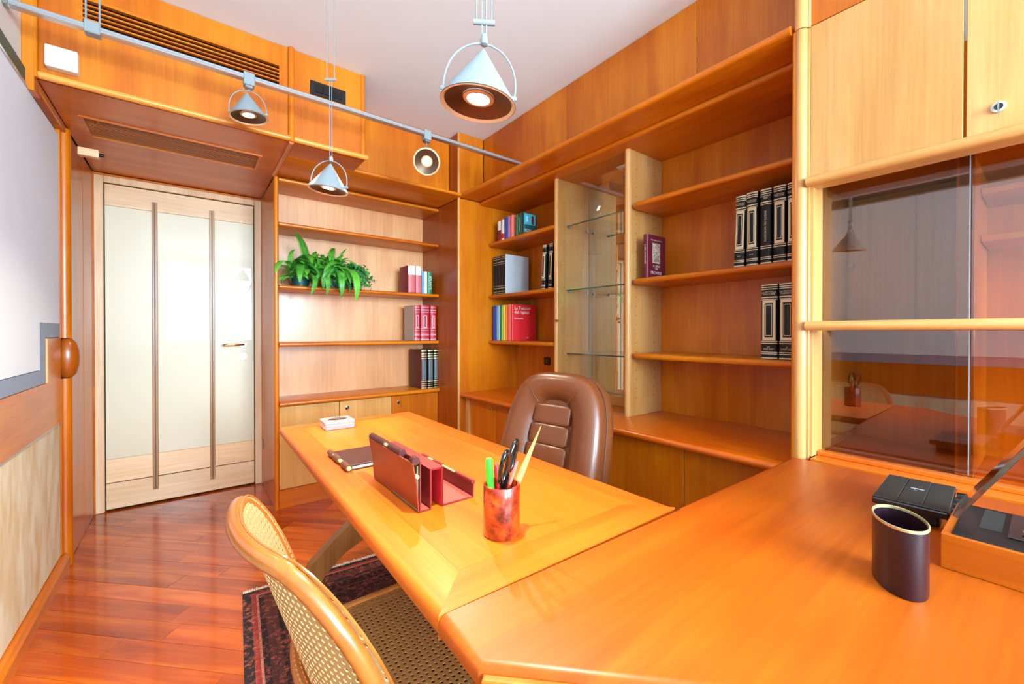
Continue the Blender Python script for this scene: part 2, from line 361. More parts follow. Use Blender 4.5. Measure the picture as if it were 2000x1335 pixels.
# diagonal parquet planks, every board a part of the floor
def clip(poly, rect):
    x0, x1, y0, y1 = rect
    for ax, lim, sg in ((0, x0, 1), (0, x1, -1), (1, y0, 1), (1, y1, -1)):
        out = []
        for i in range(len(poly)):
            a, b = poly[i - 1], poly[i]; ia = (a[ax] - lim) * sg >= 0; ib = (b[ax] - lim) * sg >= 0
            if ia != ib:
                t = (lim - a[ax]) / (b[ax] - a[ax]); out.append((a[0] + t * (b[0] - a[0]), a[1] + t * (b[1] - a[1])))
            if ib: out.append(b)
        poly = out
        if len(poly) < 3: return []
    return poly
c45 = math.sqrt(.5); PW = .098; cnt = 0
rowi = -16
while rowi < 48:
    v0 = rowi * PW; u = -3.6 + R.uniform(0, .6)
    while u < 3.2:
        ln = R.uniform(.62, .86)
        pts = []
        for (uu, vv) in ((u + .0006, v0 + .0006), (u + ln - .0006, v0 + .0006), (u + ln - .0006, v0 + PW - .0006), (u + .0006, v0 + PW - .0006)):
            pts.append((c45 * uu + c45 * vv, -c45 * uu + c45 * vv))
        cpl = clip(pts, (-.52, 1.75, .0, 3.76)); u += ln
        if len(cpl) >= 3:
            ar = abs(sum(cpl[i - 1][0] * cpl[i][1] - cpl[i][0] * cpl[i - 1][1] for i in range(len(cpl)))) / 2
            if ar < .002: continue
            # local frame: x along the board
            cx = sum(p[0] for p in cpl) / len(cpl); cy = sum(p[1] for p in cpl) / len(cpl)
            loc = [((p[0] - cx) * c45 - (p[1] - cy) * c45, (p[0] - cx) * c45 + (p[1] - cy) * c45) for p in cpl]
            bb = B().prism(loc, 'z', -.010, R.uniform(-.0003, .0003))
            o = link('floor_plank', bb, 'floor_wood', fl); o.location = (cx, cy, 0); o.rotation_euler = (0, 0, -PI / 4); cnt += 1
    rowi += 1
struct('ceiling', B().box(-.7, 2.4, WIN_Y - .1, 3.95, ZC, ZC + .1), 'ceiling_paint')
struct('wall_right', B().box(2.22, 2.32, WIN_Y - .1, 3.95, 0, ZC), 'wall_paint')
struct('wall_back', B().box(-.62, 2.32, 3.80, 3.95, 0, ZC), 'wall_paint')
struct('wall_left', B().box(-.62, -.52, WIN_Y - .1, 3.80, 0, ZC), 'wall_paint')
# wall behind the camera, with two window openings
W1 = (-.46, .31); W2 = (.67, 1.95); WZ = (.95, 2.57)
b = B(); y0, y1 = WIN_Y - .14, WIN_Y
b.box(-.52, 2.22, y0, y1, 0, WZ[0]).box(-.52, 2.22, y0, y1, WZ[1], ZC).box(-.52, W1[0], y0, y1, *WZ).box(W1[1], W2[0], y0, y1, *WZ).box(W2[1], 2.22, y0, y1, *WZ)
struct('wall_front', b, 'wall_paint')
for i, (a, c) in enumerate((W1, W2)):
    t = T('window_%d' % (i + 1), None, None, kind='structure')
    f = B(); g = .05
    f.box(a, c, y0 + .03, y0 + .09, WZ[0], WZ[0] + g).box(a, c, y0 + .03, y0 + .09, WZ[1] - g, WZ[1]).box(a, a + g, y0 + .03, y0 + .09, WZ[0] + g, WZ[1] - g).box(c - g, c, y0 + .03, y0 + .09, WZ[0] + g, WZ[1] - g)
    if i: f.box((a + c) / 2 - .025, (a + c) / 2 + .025, y0 + .03, y0 + .09, WZ[0] + g, WZ[1] - g)
    t.p('window_frame', f, 'window_white'); t.p('pane', B().box(a + g, c - g, y0 + .055, y0 + .059, WZ[0] + g, WZ[1] - g), 'window_glass')

# ---- left wall lining: blue-white panel, tape, wooden band, beige panel
t = T('wall_panel', 'pale blue and beige wall panel with wooden band on the left wall', 'panel', (-.52, 1.0, 0))
xs = -.505; YL = -1.28
t.p('upper_panel', B().prism([(YL, 1.0), (2.56, 1.0), (2.60, .999), (2.60, 1.20), (2.94, 1.20), (2.94, 2.112), (YL, 2.112)], 'x', -.519, xs), 'panel_blue', label='pale blue upper panel')
tp = [(YL, .937), (2.69, .937), (2.69, 1.135), (2.94, 1.135), (2.94, 1.20), (2.605, 1.20), (2.605, .997), (YL, .997)]
t.p('tape_border', B().prism(tp, 'x', -.519, xs + .001), 'tape', label='blue grey border strip')
t.p('wooden_band', B().prism([(YL, .722), (2.94, .722), (2.94, 1.13), (2.715, 1.13), (2.715, .935), (YL, .935)], 'x', -.519, xs + .004), 'cherry_y', label='orange wooden band')
t.p('edge_strip', B().box(-.519, xs + .006, 2.694, 2.714, .935, 1.131, .001), 'maple_z')
t.p('lower_panel', B().box(-.519, xs, YL, 2.935, .075, .716, .001), 'panel_beige', label='mottled beige lower panel')
t.p('metal_bead', B().box(-.519, xs + .004, YL, 2.94, .716, .7225), 'alu')
t.p('metal_bead', B().box(-.519, xs + .004, YL, 2.44, 2.113, 2.122), 'alu')
t.p('recess_band', B().box(-.519, xs - .004, YL, 2.458, 2.123, 2.19), 'green_band', label='dark green strip above the panel')
struct('baseboard_left', B().prism([(-.52, 0), (-.478, 0), (-.478, .05), (-.49, .068), (-.52, .07)], 'y', YL, 2.96), 'cherry_y')
# rounded post with its oval pull
t = T('wall_post', 'rounded vertical wooden post at the end of the left wall panel', 'post', (-.50, 3.0, 0))
t.p('post_upper', B().tube([(-.497, 3.0, 1.13), (-.497, 3.0, 2.165)], .026, 14).box(-.52, -.50, 2.945, 3.06, 1.13, 2.165, .002), 'cherry_z', smooth=True)
t.p('post_lower', B().tube([(-.497, 3.0, 0), (-.497, 3.0, .93)], .026, 14).box(-.52, -.50, 2.945, 3.06, .072, .93, .002), 'cherry_z', smooth=True)
t.p('oval_pull', B().lathe([(0, -.10), (.018, -.096), (.034, -.075), (.043, -.035), (.045, 0), (.043, .035), (.034, .075), (.018, .096), (0, .10)], (-.488, 3.0, 1.03), 20), 'cherry_deep', smooth=True, label='polished oval wooden pull')
t = T('wall_bracket', 'small pale wooden block with black stopper above the rounded post', 'bracket', (-.47, 3.1, 2.09))
t.p('block', B().box(-.465, -.385, 3.10, 3.14, 2.085, 2.125, .002), 'door_wood'); t.p('stopper', B().tube([(-.385, 3.12, 2.105), (-.366, 3.12, 2.105)], .009, 12), 'black_plastic', smooth=True)
# closet panels between post and door wall
t = T('closet_panel', 'glossy tall wooden closet panels between the post and the door', 'panel', (-.49, 3.4, 0))
t.p('panel', B().box(-.519, -.489, 3.045, 3.395, .004, 2.165, .001), 'cherry_z'); t.p('panel', B().box(-.519, -.489, 3.405, 3.72, .004, 2.165, .001), 'cherry_z')
t.p('seam_strip', B().box(-.519, -.491, 3.396, 3.404, .004, 2.165), 'maple_z')

# ---- entrance door in the back wall
DY = 3.715
t = T('door_1', None, None, kind='structure')
b = B()
b.box(-.492, -.441, DY - .012, DY + .06, 0, 2.165, .006, 2).box(.384, .437, DY - .012, DY + .06, 0, 2.165, .006, 2).box(-.441, .384, DY - .012, DY + .06, 2.117, 2.165, .006, 2)
t.p('door_casing', b, 'door_wood_z')
b = B(); b.box(-.497, -.483, DY - .02, DY - .004, 0, 2.170, .005, 2).box(-.497, .437, DY - .02, DY - .004, 2.158, 2.172, .005, 2).box(.427, .439, DY - .02, DY - .004, 0, 2.17, .005, 2)
t.p('casing_bead', b, 'cherry_x')
t.p('door_leaf', B().box(-.436, .379, DY + .012, DY + .05, .006, 2.112), 'dark_gap')
for nm, z0, z1 in (('top_rail', 1.974, 2.112), ('lower_rail', .184, .336), ('bottom_rail', .012, .179)): t.p(nm, B().box(-.436, .379, DY + .002, DY + .03, z0, z1, .0015), 'door_wood')
for a, c in ((-.436, -.207), (-.178, .108), (.137, .379)): t.p('glass_panel', B().box(a, c, DY + .003, DY + .012, .337, 1.973, .001), 'cream_glass')
for x in (-.1925, .1225):
    q = t.p('batten', B().box(x - .0145, x + .0145, DY - .008, DY + .004, .095, 2.035, .002), 'batten'); t.p('inlay', B().box(x - .003, x + .003, DY - .0088, DY - .006, .10, 2.03), 'inlay_dark', q)
h = t.p('handle', B().tube([(.31, DY + .004, 1.067), (.31, DY - .045, 1.067), (.30, DY - .052, 1.067), (.20, DY - .055, 1.065), (.185, DY - .05, 1.063)], .0085, 10), 'brass', smooth=True)
t.p('rose', B().tube([(.31, DY + .006, 1.067), (.31, DY - .003, 1.067)], .021, 18), 'chrome', h, smooth=True)
t.p('keyhole_plate', B().tube([(.31, DY + .006, .978), (.31, DY - .004, .978)], .024, 18), 'chrome', smooth=True)

# ---- column at the back right corner, panelled
t = T('column_panel', 'narrow orange wooden column panel in the back corner', 'panel', (1.61, 2.76, 0))
t.p('front_panel', B().box(1.612, 2.20, 2.748, 2.775, 0, 2.172, .002), 'cherry_z'); t.p('front_panel', B().box(1.612, 1.83, 2.748, 2.775, 2.177, ZC - .002, .002), 'cherry_z')
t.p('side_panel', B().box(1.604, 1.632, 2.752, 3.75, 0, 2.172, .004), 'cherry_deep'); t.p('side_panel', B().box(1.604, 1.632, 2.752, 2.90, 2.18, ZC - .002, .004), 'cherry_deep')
t.p('corner_bead', B().tube([(1.610, 2.756, 0), (1.610, 2.756, ZC - .003)], .010, 10), 'maple_z', smooth=True)

# ---- soffit over the door with air vents
FY = 2.49
t = T('soffit_cabinet', 'orange wooden soffit box with air vents above the door', 'soffit', (-.04, 3.1, 2.175))
VX0, VX1, VZ0, VZ1 = -.355, .372, 2.458, 2.556
b = B(); b.box(-.485, .415, FY, FY + .02, 2.20, VZ0 - .012).box(-.485, .415, FY, FY + .02, VZ1 + .012, ZC - .002).box(-.485, VX0 - .02, FY, FY + .02, VZ0 - .012, VZ1 + .012).box(VX1 + .02, .415, FY, FY + .02, VZ0 - .012, VZ1 + .012)
t.p('fascia', b, 'cherry_z')
vg = B(); vg.box(VX0 - .02, VX0, FY - .002, FY + .018, VZ0 - .012, VZ1 + .012).box(VX1, VX1 + .02, FY - .002, FY + .018, VZ0 - .012, VZ1 + .012).box(VX0, VX1, FY - .002, FY + .018, VZ0 - .012, VZ0).box(VX0, VX1, FY - .002, FY + .018, VZ1, VZ1 + .012)
v = t.p('air_vent', vg, 'cherry_x')
t.p('vent_backing', B().box(VX0, VX1, FY + .03, FY + .034, VZ0, VZ1), 'dark_gap', v)
for k in range(1, 5):
    z = VZ0 + (VZ1 - VZ0) * k / 5; t.p('slat', B().box(VX0, VX1, FY, FY + .014, z - .0033, z + .0033), 'cherry_x', v)
t.p('underside', B().box(-.485, .43, FY + .01, 3.70, 2.175, 2.195), 'cherry_x')
t.p('nosing', B().tube([(-.485, FY - .008, 2.188), (.425, FY - .008, 2.188)], .0155, 12), 'nose_lit_x', smooth=True)
GX0, GX1, GY0, GY1 = -.40, .315, 2.80, 3.035
b = B(); b.box(GX0 - .014, GX0, GY0, GY1, 2.168, 2.176).box(GX1, GX1 + .014, GY0, GY1, 2.168, 2.176).box(GX0 - .014, GX1 + .014, GY0 - .014, GY0, 2.168, 2.176).box(GX0 - .014, GX1 + .014, GY1, GY1 + .014, 2.168, 2.176)
g = t.p('ceiling_grille', b, 'cherry_x'); t.p('grille_backing', B().box(GX0, GX1, GY0, GY1, 2.1742, 2.1752), 'dark_gap', g)
for k in range(13):
    y = GY0 + (GY1 - GY0) * (k + .5) / 13; t.p('slat', B().box(GX0, GX1, y - .0035, y + .0025, 2.1722, 2.1738), 'cherry_x', g)
struct('trim_1', B().tube([(.428, FY - .01, 2.17), (.428, FY - .01, ZC - .002)], .015, 12).tube([(.428, FY - .01, 2.17), (.428, 3.07, 2.17)], .012, 12), 'cherry_z', smooth=True)
struct('trim_2', B().box(-.52, -.486, 2.455, 2.53, 2.112, ZC - .002, .002).tube([(-.492, 2.47, 2.17), (-.492, 2.47, ZC - .002)], .014, 12).box(-.52, -.485, 2.532, 3.05, 2.14, 2.172, .004), 'cherry_z', smooth=True)
t = T('upper_box', 'small square orange wooden box beside the soffit carrying the switch', 'panel', (.63, 2.6, 2.175))
t.p('fascia', B().box(.441, .80, FY, FY + .02, 2.20, ZC - .002), 'cherry_z'); t.p('edge_post', B().tube([(.808, FY + .004, 2.19), (.808, FY + .004, ZC - .002)], .014, 12), 'cherry_z', smooth=True)
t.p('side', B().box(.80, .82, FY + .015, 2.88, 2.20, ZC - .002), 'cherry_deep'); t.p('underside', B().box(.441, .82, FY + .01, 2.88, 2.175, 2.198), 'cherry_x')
t.p('nosing', B().tube([(.441, FY - .008, 2.188), (.832, FY - .008, 2.188)], .0155, 12), 'nose_lit_x', smooth=True)
# switch plate
t = T('light_switch', 'black horizontal switch plate on the small upper box', 'switch', (.615, FY, 2.5))
t.p('plate', B().box(.522, .708, FY - .008, FY + .002, 2.462, 2.538, .002), 'black_plastic')
for k in range(3): t.p('rocker', B().box(.543 + .049 * k, .587 + .049 * k, FY - .012, FY - .006, 2.478, 2.522, .002), 'black_gloss')
t = T('thermostat', 'cream plastic thermostat box on the soffit front', 'thermostat', (-.41, FY, 2.28))
t.p('housing', B().box(-.458, -.364, FY - .040, FY + .002, 2.222, 2.308, .005, 2), 'white_plastic'); t.p('cover_line', B().box(-.451, -.371, FY - .0415, FY - .039, 2.229, 2.301, .001), 'white_plastic')

# ---- recessed panel and cornice above the back bookcase
t = T('upper_panelling', 'orange wooden panelling and cornice above the back bookcase', 'panel', (1.2, 2.8, 2.175))
t.p('panel', B().box(.82, 1.60, 2.885, 2.905, 2.2, ZC - .002), 'cherry_z')
t.p('cornice', B().prism(nose(2.70, 3.10, 2.172, 2.196), 'x', .441, 1.603), 'cherry_x', smooth=True)

# ================================================================== BACK BOOKCASE
X0, X1 = .455, 1.602
t = T('back_bookcase', 'open orange wooden bookcase in the recess beside the door', 'bookcase', (1.03, 3.2, 0))
t.p('side_panel', B().box(.430, .452, 3.09, 3.70, 0, 2.165, .002), 'cherry_z'); t.p('front_post', B().tube([(.441, 3.088, 0), (.441, 3.088, 2.168)], .0145, 14), 'cherry_z', smooth=True)
t.p('back_panel', B().box(X0, X1, 3.36, 3.38, .70, 2.16), 'veneer_pink')
for z in (2.163, 1.875, 1.467, 1.09): t.p('shelf', B().prism(nose(3.062, 3.358, z - .026, z), 'x', X0, X1), 'cherry_x', smooth=True)
t.p('door_catch', B().box(.4245, .4302, 3.60, 3.635, .28, .36, .002), 'steel')
for zz in (1.45, 1.85):
    t.p('shelf_pin', B().tube([(X1, 3.12, zz - .018), (X1 - .012, 3.12, zz - .018)], .004, 8), 'steel')
t = T('back_base_cabinet', 'low wooden cupboard under the back bookcase with three doors', 'cabinet', (1.03, 3.2, 0))
t.p('counter', B().prism(nose(3.050, 3.36, .672, .703), 'x', X0, X1), 'cherry_x', smooth=True)
t.p('carcass', B().box(X0, X1, 3.10, 3.36, .0, .671), 'dark_gap')
t.p('plinth', B().box(X0, X1, 3.085, 3.10, 0, .124, .001), 'cherry_x')
for i, (a, c) in enumerate(((X0, .828), (.832, 1.210), (1.214, X1))):
    d = t.p('door', B().box(a, c, 3.078, 3.098, .128, .668, .0015), 'maple_z' if i < 2 else 'cherry_z')
    if i: lock(t, (a + .05, 3.078, .62), (0, -1, 0), True, d, .014)

# ================================================================== RIGHT WALL CABINETRY
XB = 2.175
t = T('corner_base_cabinet', 'long low orange wooden cupboard run under the worktop', 'cabinet', (1.9, 1.6, 0))
t.p('carcass', B().box(1.70, XB, .56, 2.744, .0, .669), 'dark_gap')
t.p('plinth', B().box(1.70, 1.715, .56, 2.744, 0, .085), 'cherry_y')
t.p('filler', B().box(1.665, 1.69, 2.70, 2.746, 0, .669), 'maple_z')
ys = [2.698, 2.358, 1.885, 1.425, .969, .56]
for i in range(5):
    d = t.p('door', B().box(1.68, 1.699, ys[i + 1] + .002, ys[i] - .002, .088, .664, .0015), 'cherry_z')
    if i == 0: lock(t, (1.68, 2.425, .618), (-1, 0, 0), False, d, .012)
    if i == 2: lock(t, (1.68, ys[3] + .10, .61), (-1, 0, 0), True, d, .010)
    if i == 3: lock(t, (1.68, ys[3] - .045, .61), (-1, 0, 0), False, d, .012)
t = T('worktop', 'long glossy orange wooden worktop along the right wall shelves', 'worktop', (1.9, 1.6, .7))
t.p('board', B().prism(nose(1.612, XB, .668, .70), 'y', .555, 2.746), 'worktop_y', smooth=True)
t.p('edge_groove', B().box(1.672, 1.6735, .56, 2.74, .6995, .7004), 'dark_gap')
UY = [(1.955, 1.990), (1.397, 1.434)]
SHL = [(1.86, 1.85), (1.45, 1.443), (1.093, 1.046)]
def rshelf(y0, y1, z):
    # front nose along -X, left end rounded
    r = .05; pts = [(XB, y0), (1.868, y0), (1.868, y1 - r)]
    for k in range(1, 7):
        a = PI / 2 * k / 6; pts.append((1.868 + r - r * math.cos(a), y1 - r + r * math.sin(a)))
    pts.append((XB, y1))
    b = B().prism(pts, 'z', z - .028, z)
    es = [e for e in b.bm.edges if abs(e.verts[0].co.z - e.verts[1].co.z) < 1e-6 and not (abs(e.verts[0].co.x - XB) < 1e-4 and abs(e.verts[1].co.x - XB) < 1e-4) and not (abs(e.verts[0].co.y - y0) < 1e-4 and abs(e.verts[1].co.y - y0) < 1e-4)]
    bmesh.ops.bevel(b.bm, geom=es, offset=.0125, segments=4, affect='EDGES', profile=.5)
    return b
def pinholes(t, yf, side, zs, parent):
    b = B()
    for xh in (1.935, 2.10):
        for k in range(26):
            z = .80 + k * .05
            b.tube([(xh, yf, z), (xh, yf + side * .0006, z)], .0028, 6)
    t.p('pin_hole', b, 'dark_gap', parent, kind='stuff')
t = T('corner_bookcase', 'left open bay of the right wall bookcase in the corner', 'bookcase', (2.0, 2.36, .7))
t.p('back_panel', B().box(XB, XB + .02, 1.99, 2.747, .70, 2.15), 'cherry_z')
u_ = t.p('upright', B().box(1.884, XB, UY[0][0], UY[0][1], .70, 2.148, .002), 'maple_z'); t.p('upright_edge', B().tube([(1.885, UY[0][0] + .0175, .70), (1.885, UY[0][0] + .0175, 2.148)], .0165, 12), 'maple_z', u_, smooth=True)
pinholes(t, UY[0][0], -1, 0, u_)
for z in SHL: t.p('shelf', rshelf(1.992, 2.744, z[0]), 'cherry_y', smooth=True)
t = T('display_cabinet', 'narrow mirrored display bay with glass shelves in the right wall bookcase', 'cabinet', (2.0, 1.7, .7))
t.p('mirror_back', B().box(XB - .002, XB + .006, 1.436, 1.953, .76, 2.147), 'mirror', label='mirrored back')
t.p('base_rail', B().box(2.10, XB, 1.436, 1.953, .70, .758, .002), 'maple_y')
for z in (1.853, 1.434, 1.022):
    g = t.p('glass_shelf', B().box(1.956, 2.168, 1.44, 1.95, z - .007, z), 'clear_glass'); t.p('front_edge', B().box(1.953, 1.956, 1.44, 1.95, z - .0075, z + .0005), 'glass_edge', g)
    for xx in (1.97, 2.14):
        for yy in (1.447, 1.943): t.p('shelf_support', B().box(xx - .006, xx + .006, yy - .008, yy + .008, z - .016, z - .0075), 'steel', g)
gd = t.p('glass_door', B().box(1.872, 1.877, 1.44, 1.968, .712, 2.14), 'clear_glass', label='clear glass door')
t.p('knob', B().lathe([(0, .022), (.009, .02), (.010, .014), (.005, .008), (.005, 0), (0, 0)], n=14, mat=Matrix.Translation((1.872, 1.945, 1.232)) @ Matrix.Rotation(-PI / 2, 4, 'Y')), 'brass', gd, smooth=True)
t.p('knob', B().lathe([(0, .022), (.009, .02), (.010, .014), (.005, .008), (.005, 0), (0, 0)], n=14, mat=Matrix.Translation((1.872, 1.462, 1.232)) @ Matrix.Rotation(-PI / 2, 4, 'Y')), 'brass', gd, smooth=True)
t.p('strip_light', B().box(2.02, 2.05, 1.46, 1.60, 2.135, 2.147, .002), 'white_plastic')
t = T('wide_bookcase', 'right open bay of the right wall bookcase beside the tall cabinet', 'bookcase', (2.0, 1.0, .7))
t.p('back_panel', B().box(XB, XB + .02, .56, 1.397, .70, 2.15), 'cherry_z')
u_ = t.p('upright', B().box(1.884, XB, UY[1][0], UY[1][1], .70, 2.148, .002), 'maple_z'); t.p('upright_edge', B().tube([(1.885, UY[1][0] + .0185, .70), (1.885, UY[1][0] + .0185, 2.148)], .0175, 12), 'maple_z', u_, smooth=True)
pinholes(t, UY[1][0], -1, 0, u_)
for z in SHL: t.p('shelf', rshelf(.56, 1.394, z[1]), 'cherry_y', smooth=True)
t = T('cornice', 'stepped orange wooden cornice running above the right wall bookcase', 'cornice', (1.9, 1.6, 2.17))
t.p('upper_board', B().prism(nose(1.618, 2.2, 2.176, 2.206), 'y', .555, 2.746), 'cherry_y', smooth=True)
t.p('lower_board', B().prism(nose(1.79, 2.2, 2.148, 2.176), 'y', .555, 2.746), 'cherry_y', smooth=True)
t = T('frieze_panel', 'dark orange wooden panels between cornice and ceiling on the right wall', 'panel', (1.83, 1.6, 2.2))
for a, c in ((2.742, 2.742 - .0), (2.742, 1.83), (1.827, 1.0), (.997, .555)):
    if a - c > .01: t.p('panel', B().box(1.83, 1.85, c, a, 2.2, ZC - .002, .001), 'cherry_z')
t = T('wall_socket', 'small black wall socket inside the corner bay of the bookcase', 'socket', (XB, 2.375, .935))
t.p('plate', B().box(XB - .008, XB + .001, 2.345, 2.412, .905, .965, .002), 'black_plastic'); t.p('outlet', B().box(XB - .011, XB - .006, 2.362, 2.395, .918, .952, .002), 'black_gloss')

# ================================================================== TALL CABINET (right)
t = T('tall_cabinet', 'tall pale wooden cabinet with glass panes beside the return desk', 'cabinet', (1.95, -.3, 0))
t.p('side_panel', B().box(1.655, XB, .515, .548, 0, ZC - .003, .002), 'cherry_z')
t.p('front_post', B().tube([(1.652, .530, .0), (1.652, .530, 2.180)], .020, 16).box(1.648, 1.66, .503, .514, 0, 2.18, .002), 'maple_z', smooth=True)
t.p('front_post', B().tube([(1.652, .530, 2.184), (1.652, .530, ZC - .003)], .020, 16).box(1.648, 1.66, .503, .514, 2.184, ZC - .003, .002), 'maple_z', smooth=True)
t.p('post_shade_side', B().tube([(1.646, .5445, 0), (1.646, .5445, 2.18)], .010, 10), 'cherry_z', smooth=True)  # added cherry tube painting the redder, shaded side of the post
t.p('top_panel', B().box(1.655, 1.675, -1.29, .505, 2.187, ZC - .003, .001), 'cherry_z')
dd = ((.503, .1525), (.1465, -.35), (-.356, -.85), (-.856, -1.28))
for i, (a, c) in enumerate(dd):
    d = t.p('upper_door', B().box(1.652, 1.674, c, a, 1.679, 2.183, .0015), 'maple_z')
    if i == 1: lock(t, (1.652, .09, 1.739), (-1, 0, 0), True, d, .014)
for z in (1.661, 1.180):
    t.p('rail', B().prism([(1.70, z - .015)] + [(1.634 - .0155 * math.cos(a), z + .0155 * math.sin(a)) for a in [-PI / 2 + PI * k / 8 for k in range(9)]] + [(1.70, z + .015)], 'y', -1.29, .508), 'maple_y', smooth=True)
t.p('cabinet_floor', B().box(1.635, XB, -1.29, .495, .718, .738, .001), 'worktop_y'); t.p('sill', B().box(1.70, 1.735, -1.29, .495, .738, .752, .002), 'worktop_y')
t.p('inner_side', B().box(1.66, XB, .496, .514, .74, 2.18), 'maple_z'); t.p('back_panel', B().box(XB - .02, XB, -1.29, .495, .72, 2.18), 'cherry_z')
t.p('inner_back', B().box(2.043, 2.07, .1785, .4955, 1.19, 1.669, .001), 'maple_z'); q_ = t.p('inner_door', B().box(2.034, 2.043, .3005, .4945, 1.19, 1.650, .001), 'maple_z')
t.p('inner_door', B().box(2.034, 2.043, .1795, .2975, 1.19, 1.650, .001), 'maple_z'); t.p('inner_knob', B().tube([(2.034, .480, 1.418), (2.018, .480, 1.418)], .008, 12), 'brass', q_, smooth=True)
t.p('cabinet_top', B().box(1.68, XB, -1.29, .495, 1.672, 1.688), 'cherry_y')
t.p('middle_shelf', B().box(1.80, XB, -1.29, .495, 1.165, 1.187), 'cherry_y')
t.p('divider', B().box(1.79, 2.15, .140, .178, .74, 1.67, .001), 'cherry_z')
for z in (1.60, 1.455): t.p('inner_shelf', B().box(1.92, XB, -.6, .138, z - .02, z, .002), 'cherry_y')
for z0, z1 in ((1.195, 1.672), (.752, 1.165)):
    t.p('glass_pane', B().box(1.753, 1.758, .148, .494, z0, z1), 'smoke_glass', label='smoked sliding glass pane'); t.p('glass_pane', B().box(1.772, 1.777, -.30, .170, z0, z1), 'smoke_glass', label='smoked sliding glass pane')
    t.p('pane_edge', B().box(1.752, 1.759, .1465, .1485, z0, z1), 'lamp_grey')

# ================================================================== DESKS
def planar(pts, z0, z1, bev, seg, mat_faces=None, edges=None):
    b = B().prism(pts, 'z', z0, z1)
    if bev:
        es = [e for e in b.bm.edges if abs(e.verts[0].co.z - e.verts[1].co.z) < 1e-6 and (edges is None or edges(e))]
        bmesh.ops.bevel(b.bm, geom=es, offset=bev, segments=seg, affect='EDGES', profile=.5)
    return b
ZT = .74
t = T('desk', 'large orange wooden desk in the middle of the room', 'desk', (.6, 1.3, 0))
xl0, xl1, xr = .306, .288, .918; yf, yn = 2.085, .553
bw = .085
cut = lambda e: True
def onx(e, f): return all(abs(v.co.x - f(v.co.y)) < .004 for v in e.verts)
LX = lambda y: xl1 + (xl0 - xl1) * (y - yn) / (yf - yn)
t.p('border_left', planar([(LX(yn), yn), (LX(yf), yf), (LX(yf) + bw, yf - bw), (LX(yn) + bw, yn + bw)], ZT - .036, ZT, .014, 5, edges=lambda e: onx(e, LX)), 'desk_y', smooth=True)
t.p('border_right', planar([(xr - bw, yn + bw), (xr - bw, yf - bw), (xr, yf), (xr, yn)], ZT - .036, ZT, .012, 4, edges=lambda e: onx(e, lambda y: xr)), 'desk_y', smooth=True)
t.p('border_far', planar([(LX(yf), yf), (xr, yf), (xr - bw, yf - bw), (LX(yf) + bw, yf - bw)], ZT - .036, ZT, .012, 4, edges=lambda e: all(abs(v.co.y - yf) < .003 for v in e.verts)), 'desk_x', smooth=True)
t.p('border_near', planar([(LX(yn), yn), (LX(yn) + bw, yn + bw), (xr - bw, yn + bw), (xr, yn)], ZT - .036, ZT, 0, 0), 'desk_x')
t.p('centre_panel', planar([(LX(yn) + bw + .0006, yn + bw + .0006), (LX(yf) + bw + .0006, yf - bw - .0006), (xr - bw - .0006, yf - bw - .0006), (xr - bw - .0006, yn + bw + .0006)], ZT - .03, ZT - .0002, 0, 0), 'desk_y')
def trestle(y):
    def half(s):
        return [(.605 + s * a, z) for a, z in ((.03, .68), (.035, .52), (.05, .45), (.10, .385), (.17, .33), (.245, .265), (.295, .16), (.315, .0078), (.262, .0078), (.245, .13), (.19, .215), (.12, .275), (.05, .305))]
    L_ = half(-1); R_ = half(1)[::-1]
    return B().prism(L_ + [(.605, .31)] + R_, 'y', y - .022, y + .022)
for y in (1.75, .545):
    tr = t.p('trestle_leg', trestle(y), 'dark_leg'); t.p('top_bearer', B().box(.40, .81, y - .03, y + .03, .675, .704, .003), 'dark_leg', tr)
t.p('stretcher', B().box(.585, .625, .567, 1.728, .34, .42, .004), 'dark_leg')
t = T('return_desk', 'deep orange return desk joining the main desk in the foreground', 'desk', (1.2, -.2, 0))
P = [(.2845, .440), (.2875, .5515), (.918, .5505), (1.612, .538), (1.612, -1.26), (.98, -1.26), (.98, -.2555)]
t.p('desk_top', planar(P, ZT - .036, ZT, .014, 5, edges=lambda e: not all(v.co.y > .535 and v.co.x < .93 for v in e.verts)), 'return_dim_x', smooth=True)
dn = Vector((-.7071, -.7071, 0))
ap = [(.294, .440), (.984, -.2505), (.992, -.2425), (.302, .448)]
t.p('front_edge', planar([(p[0] - .0125, p[1] - .0125) for p in ap], ZT - .040, ZT - .008, .003, 2), 'desk_x', label='lighter front edge strip')
t.p('side_panel', B().box(1.57, 1.60, -1.2, .50, 0, .704, .002), 'cherry_y'); t.p('panel_leg', B().box(.98, 1.0, -1.2, -.3, 0, .704, .002), 'cherry_z')

# ================================================================== RUG
t = T('rug', 'dark red oriental rug under the desk', 'rug', (.735, 1.318, .0), rot=-.072, local=True)
b = B(); n = 24
for i in range(n + 1):
    for j in range(n + 1): pass
b.box(-.62, .62, -.82, .82, .0006, .007, .002)
t.p('rug_body', b, 'rug_weave')
b = B()
for side in (1, -1):
    for k in range(330):
        x = -.617 + 1.234 * k / 329 + R.uniform(-.001, .001)
        b.box(x - .0016, x + .0016, min(side * .81, side * (.824 + R.uniform(0, .012))), max(side * .81, side * (.824 + R.uniform(0, .012))), .001, .0075)
t.p('fringe', b, 'rug_fringe', kind='stuff', label='cream fringe')

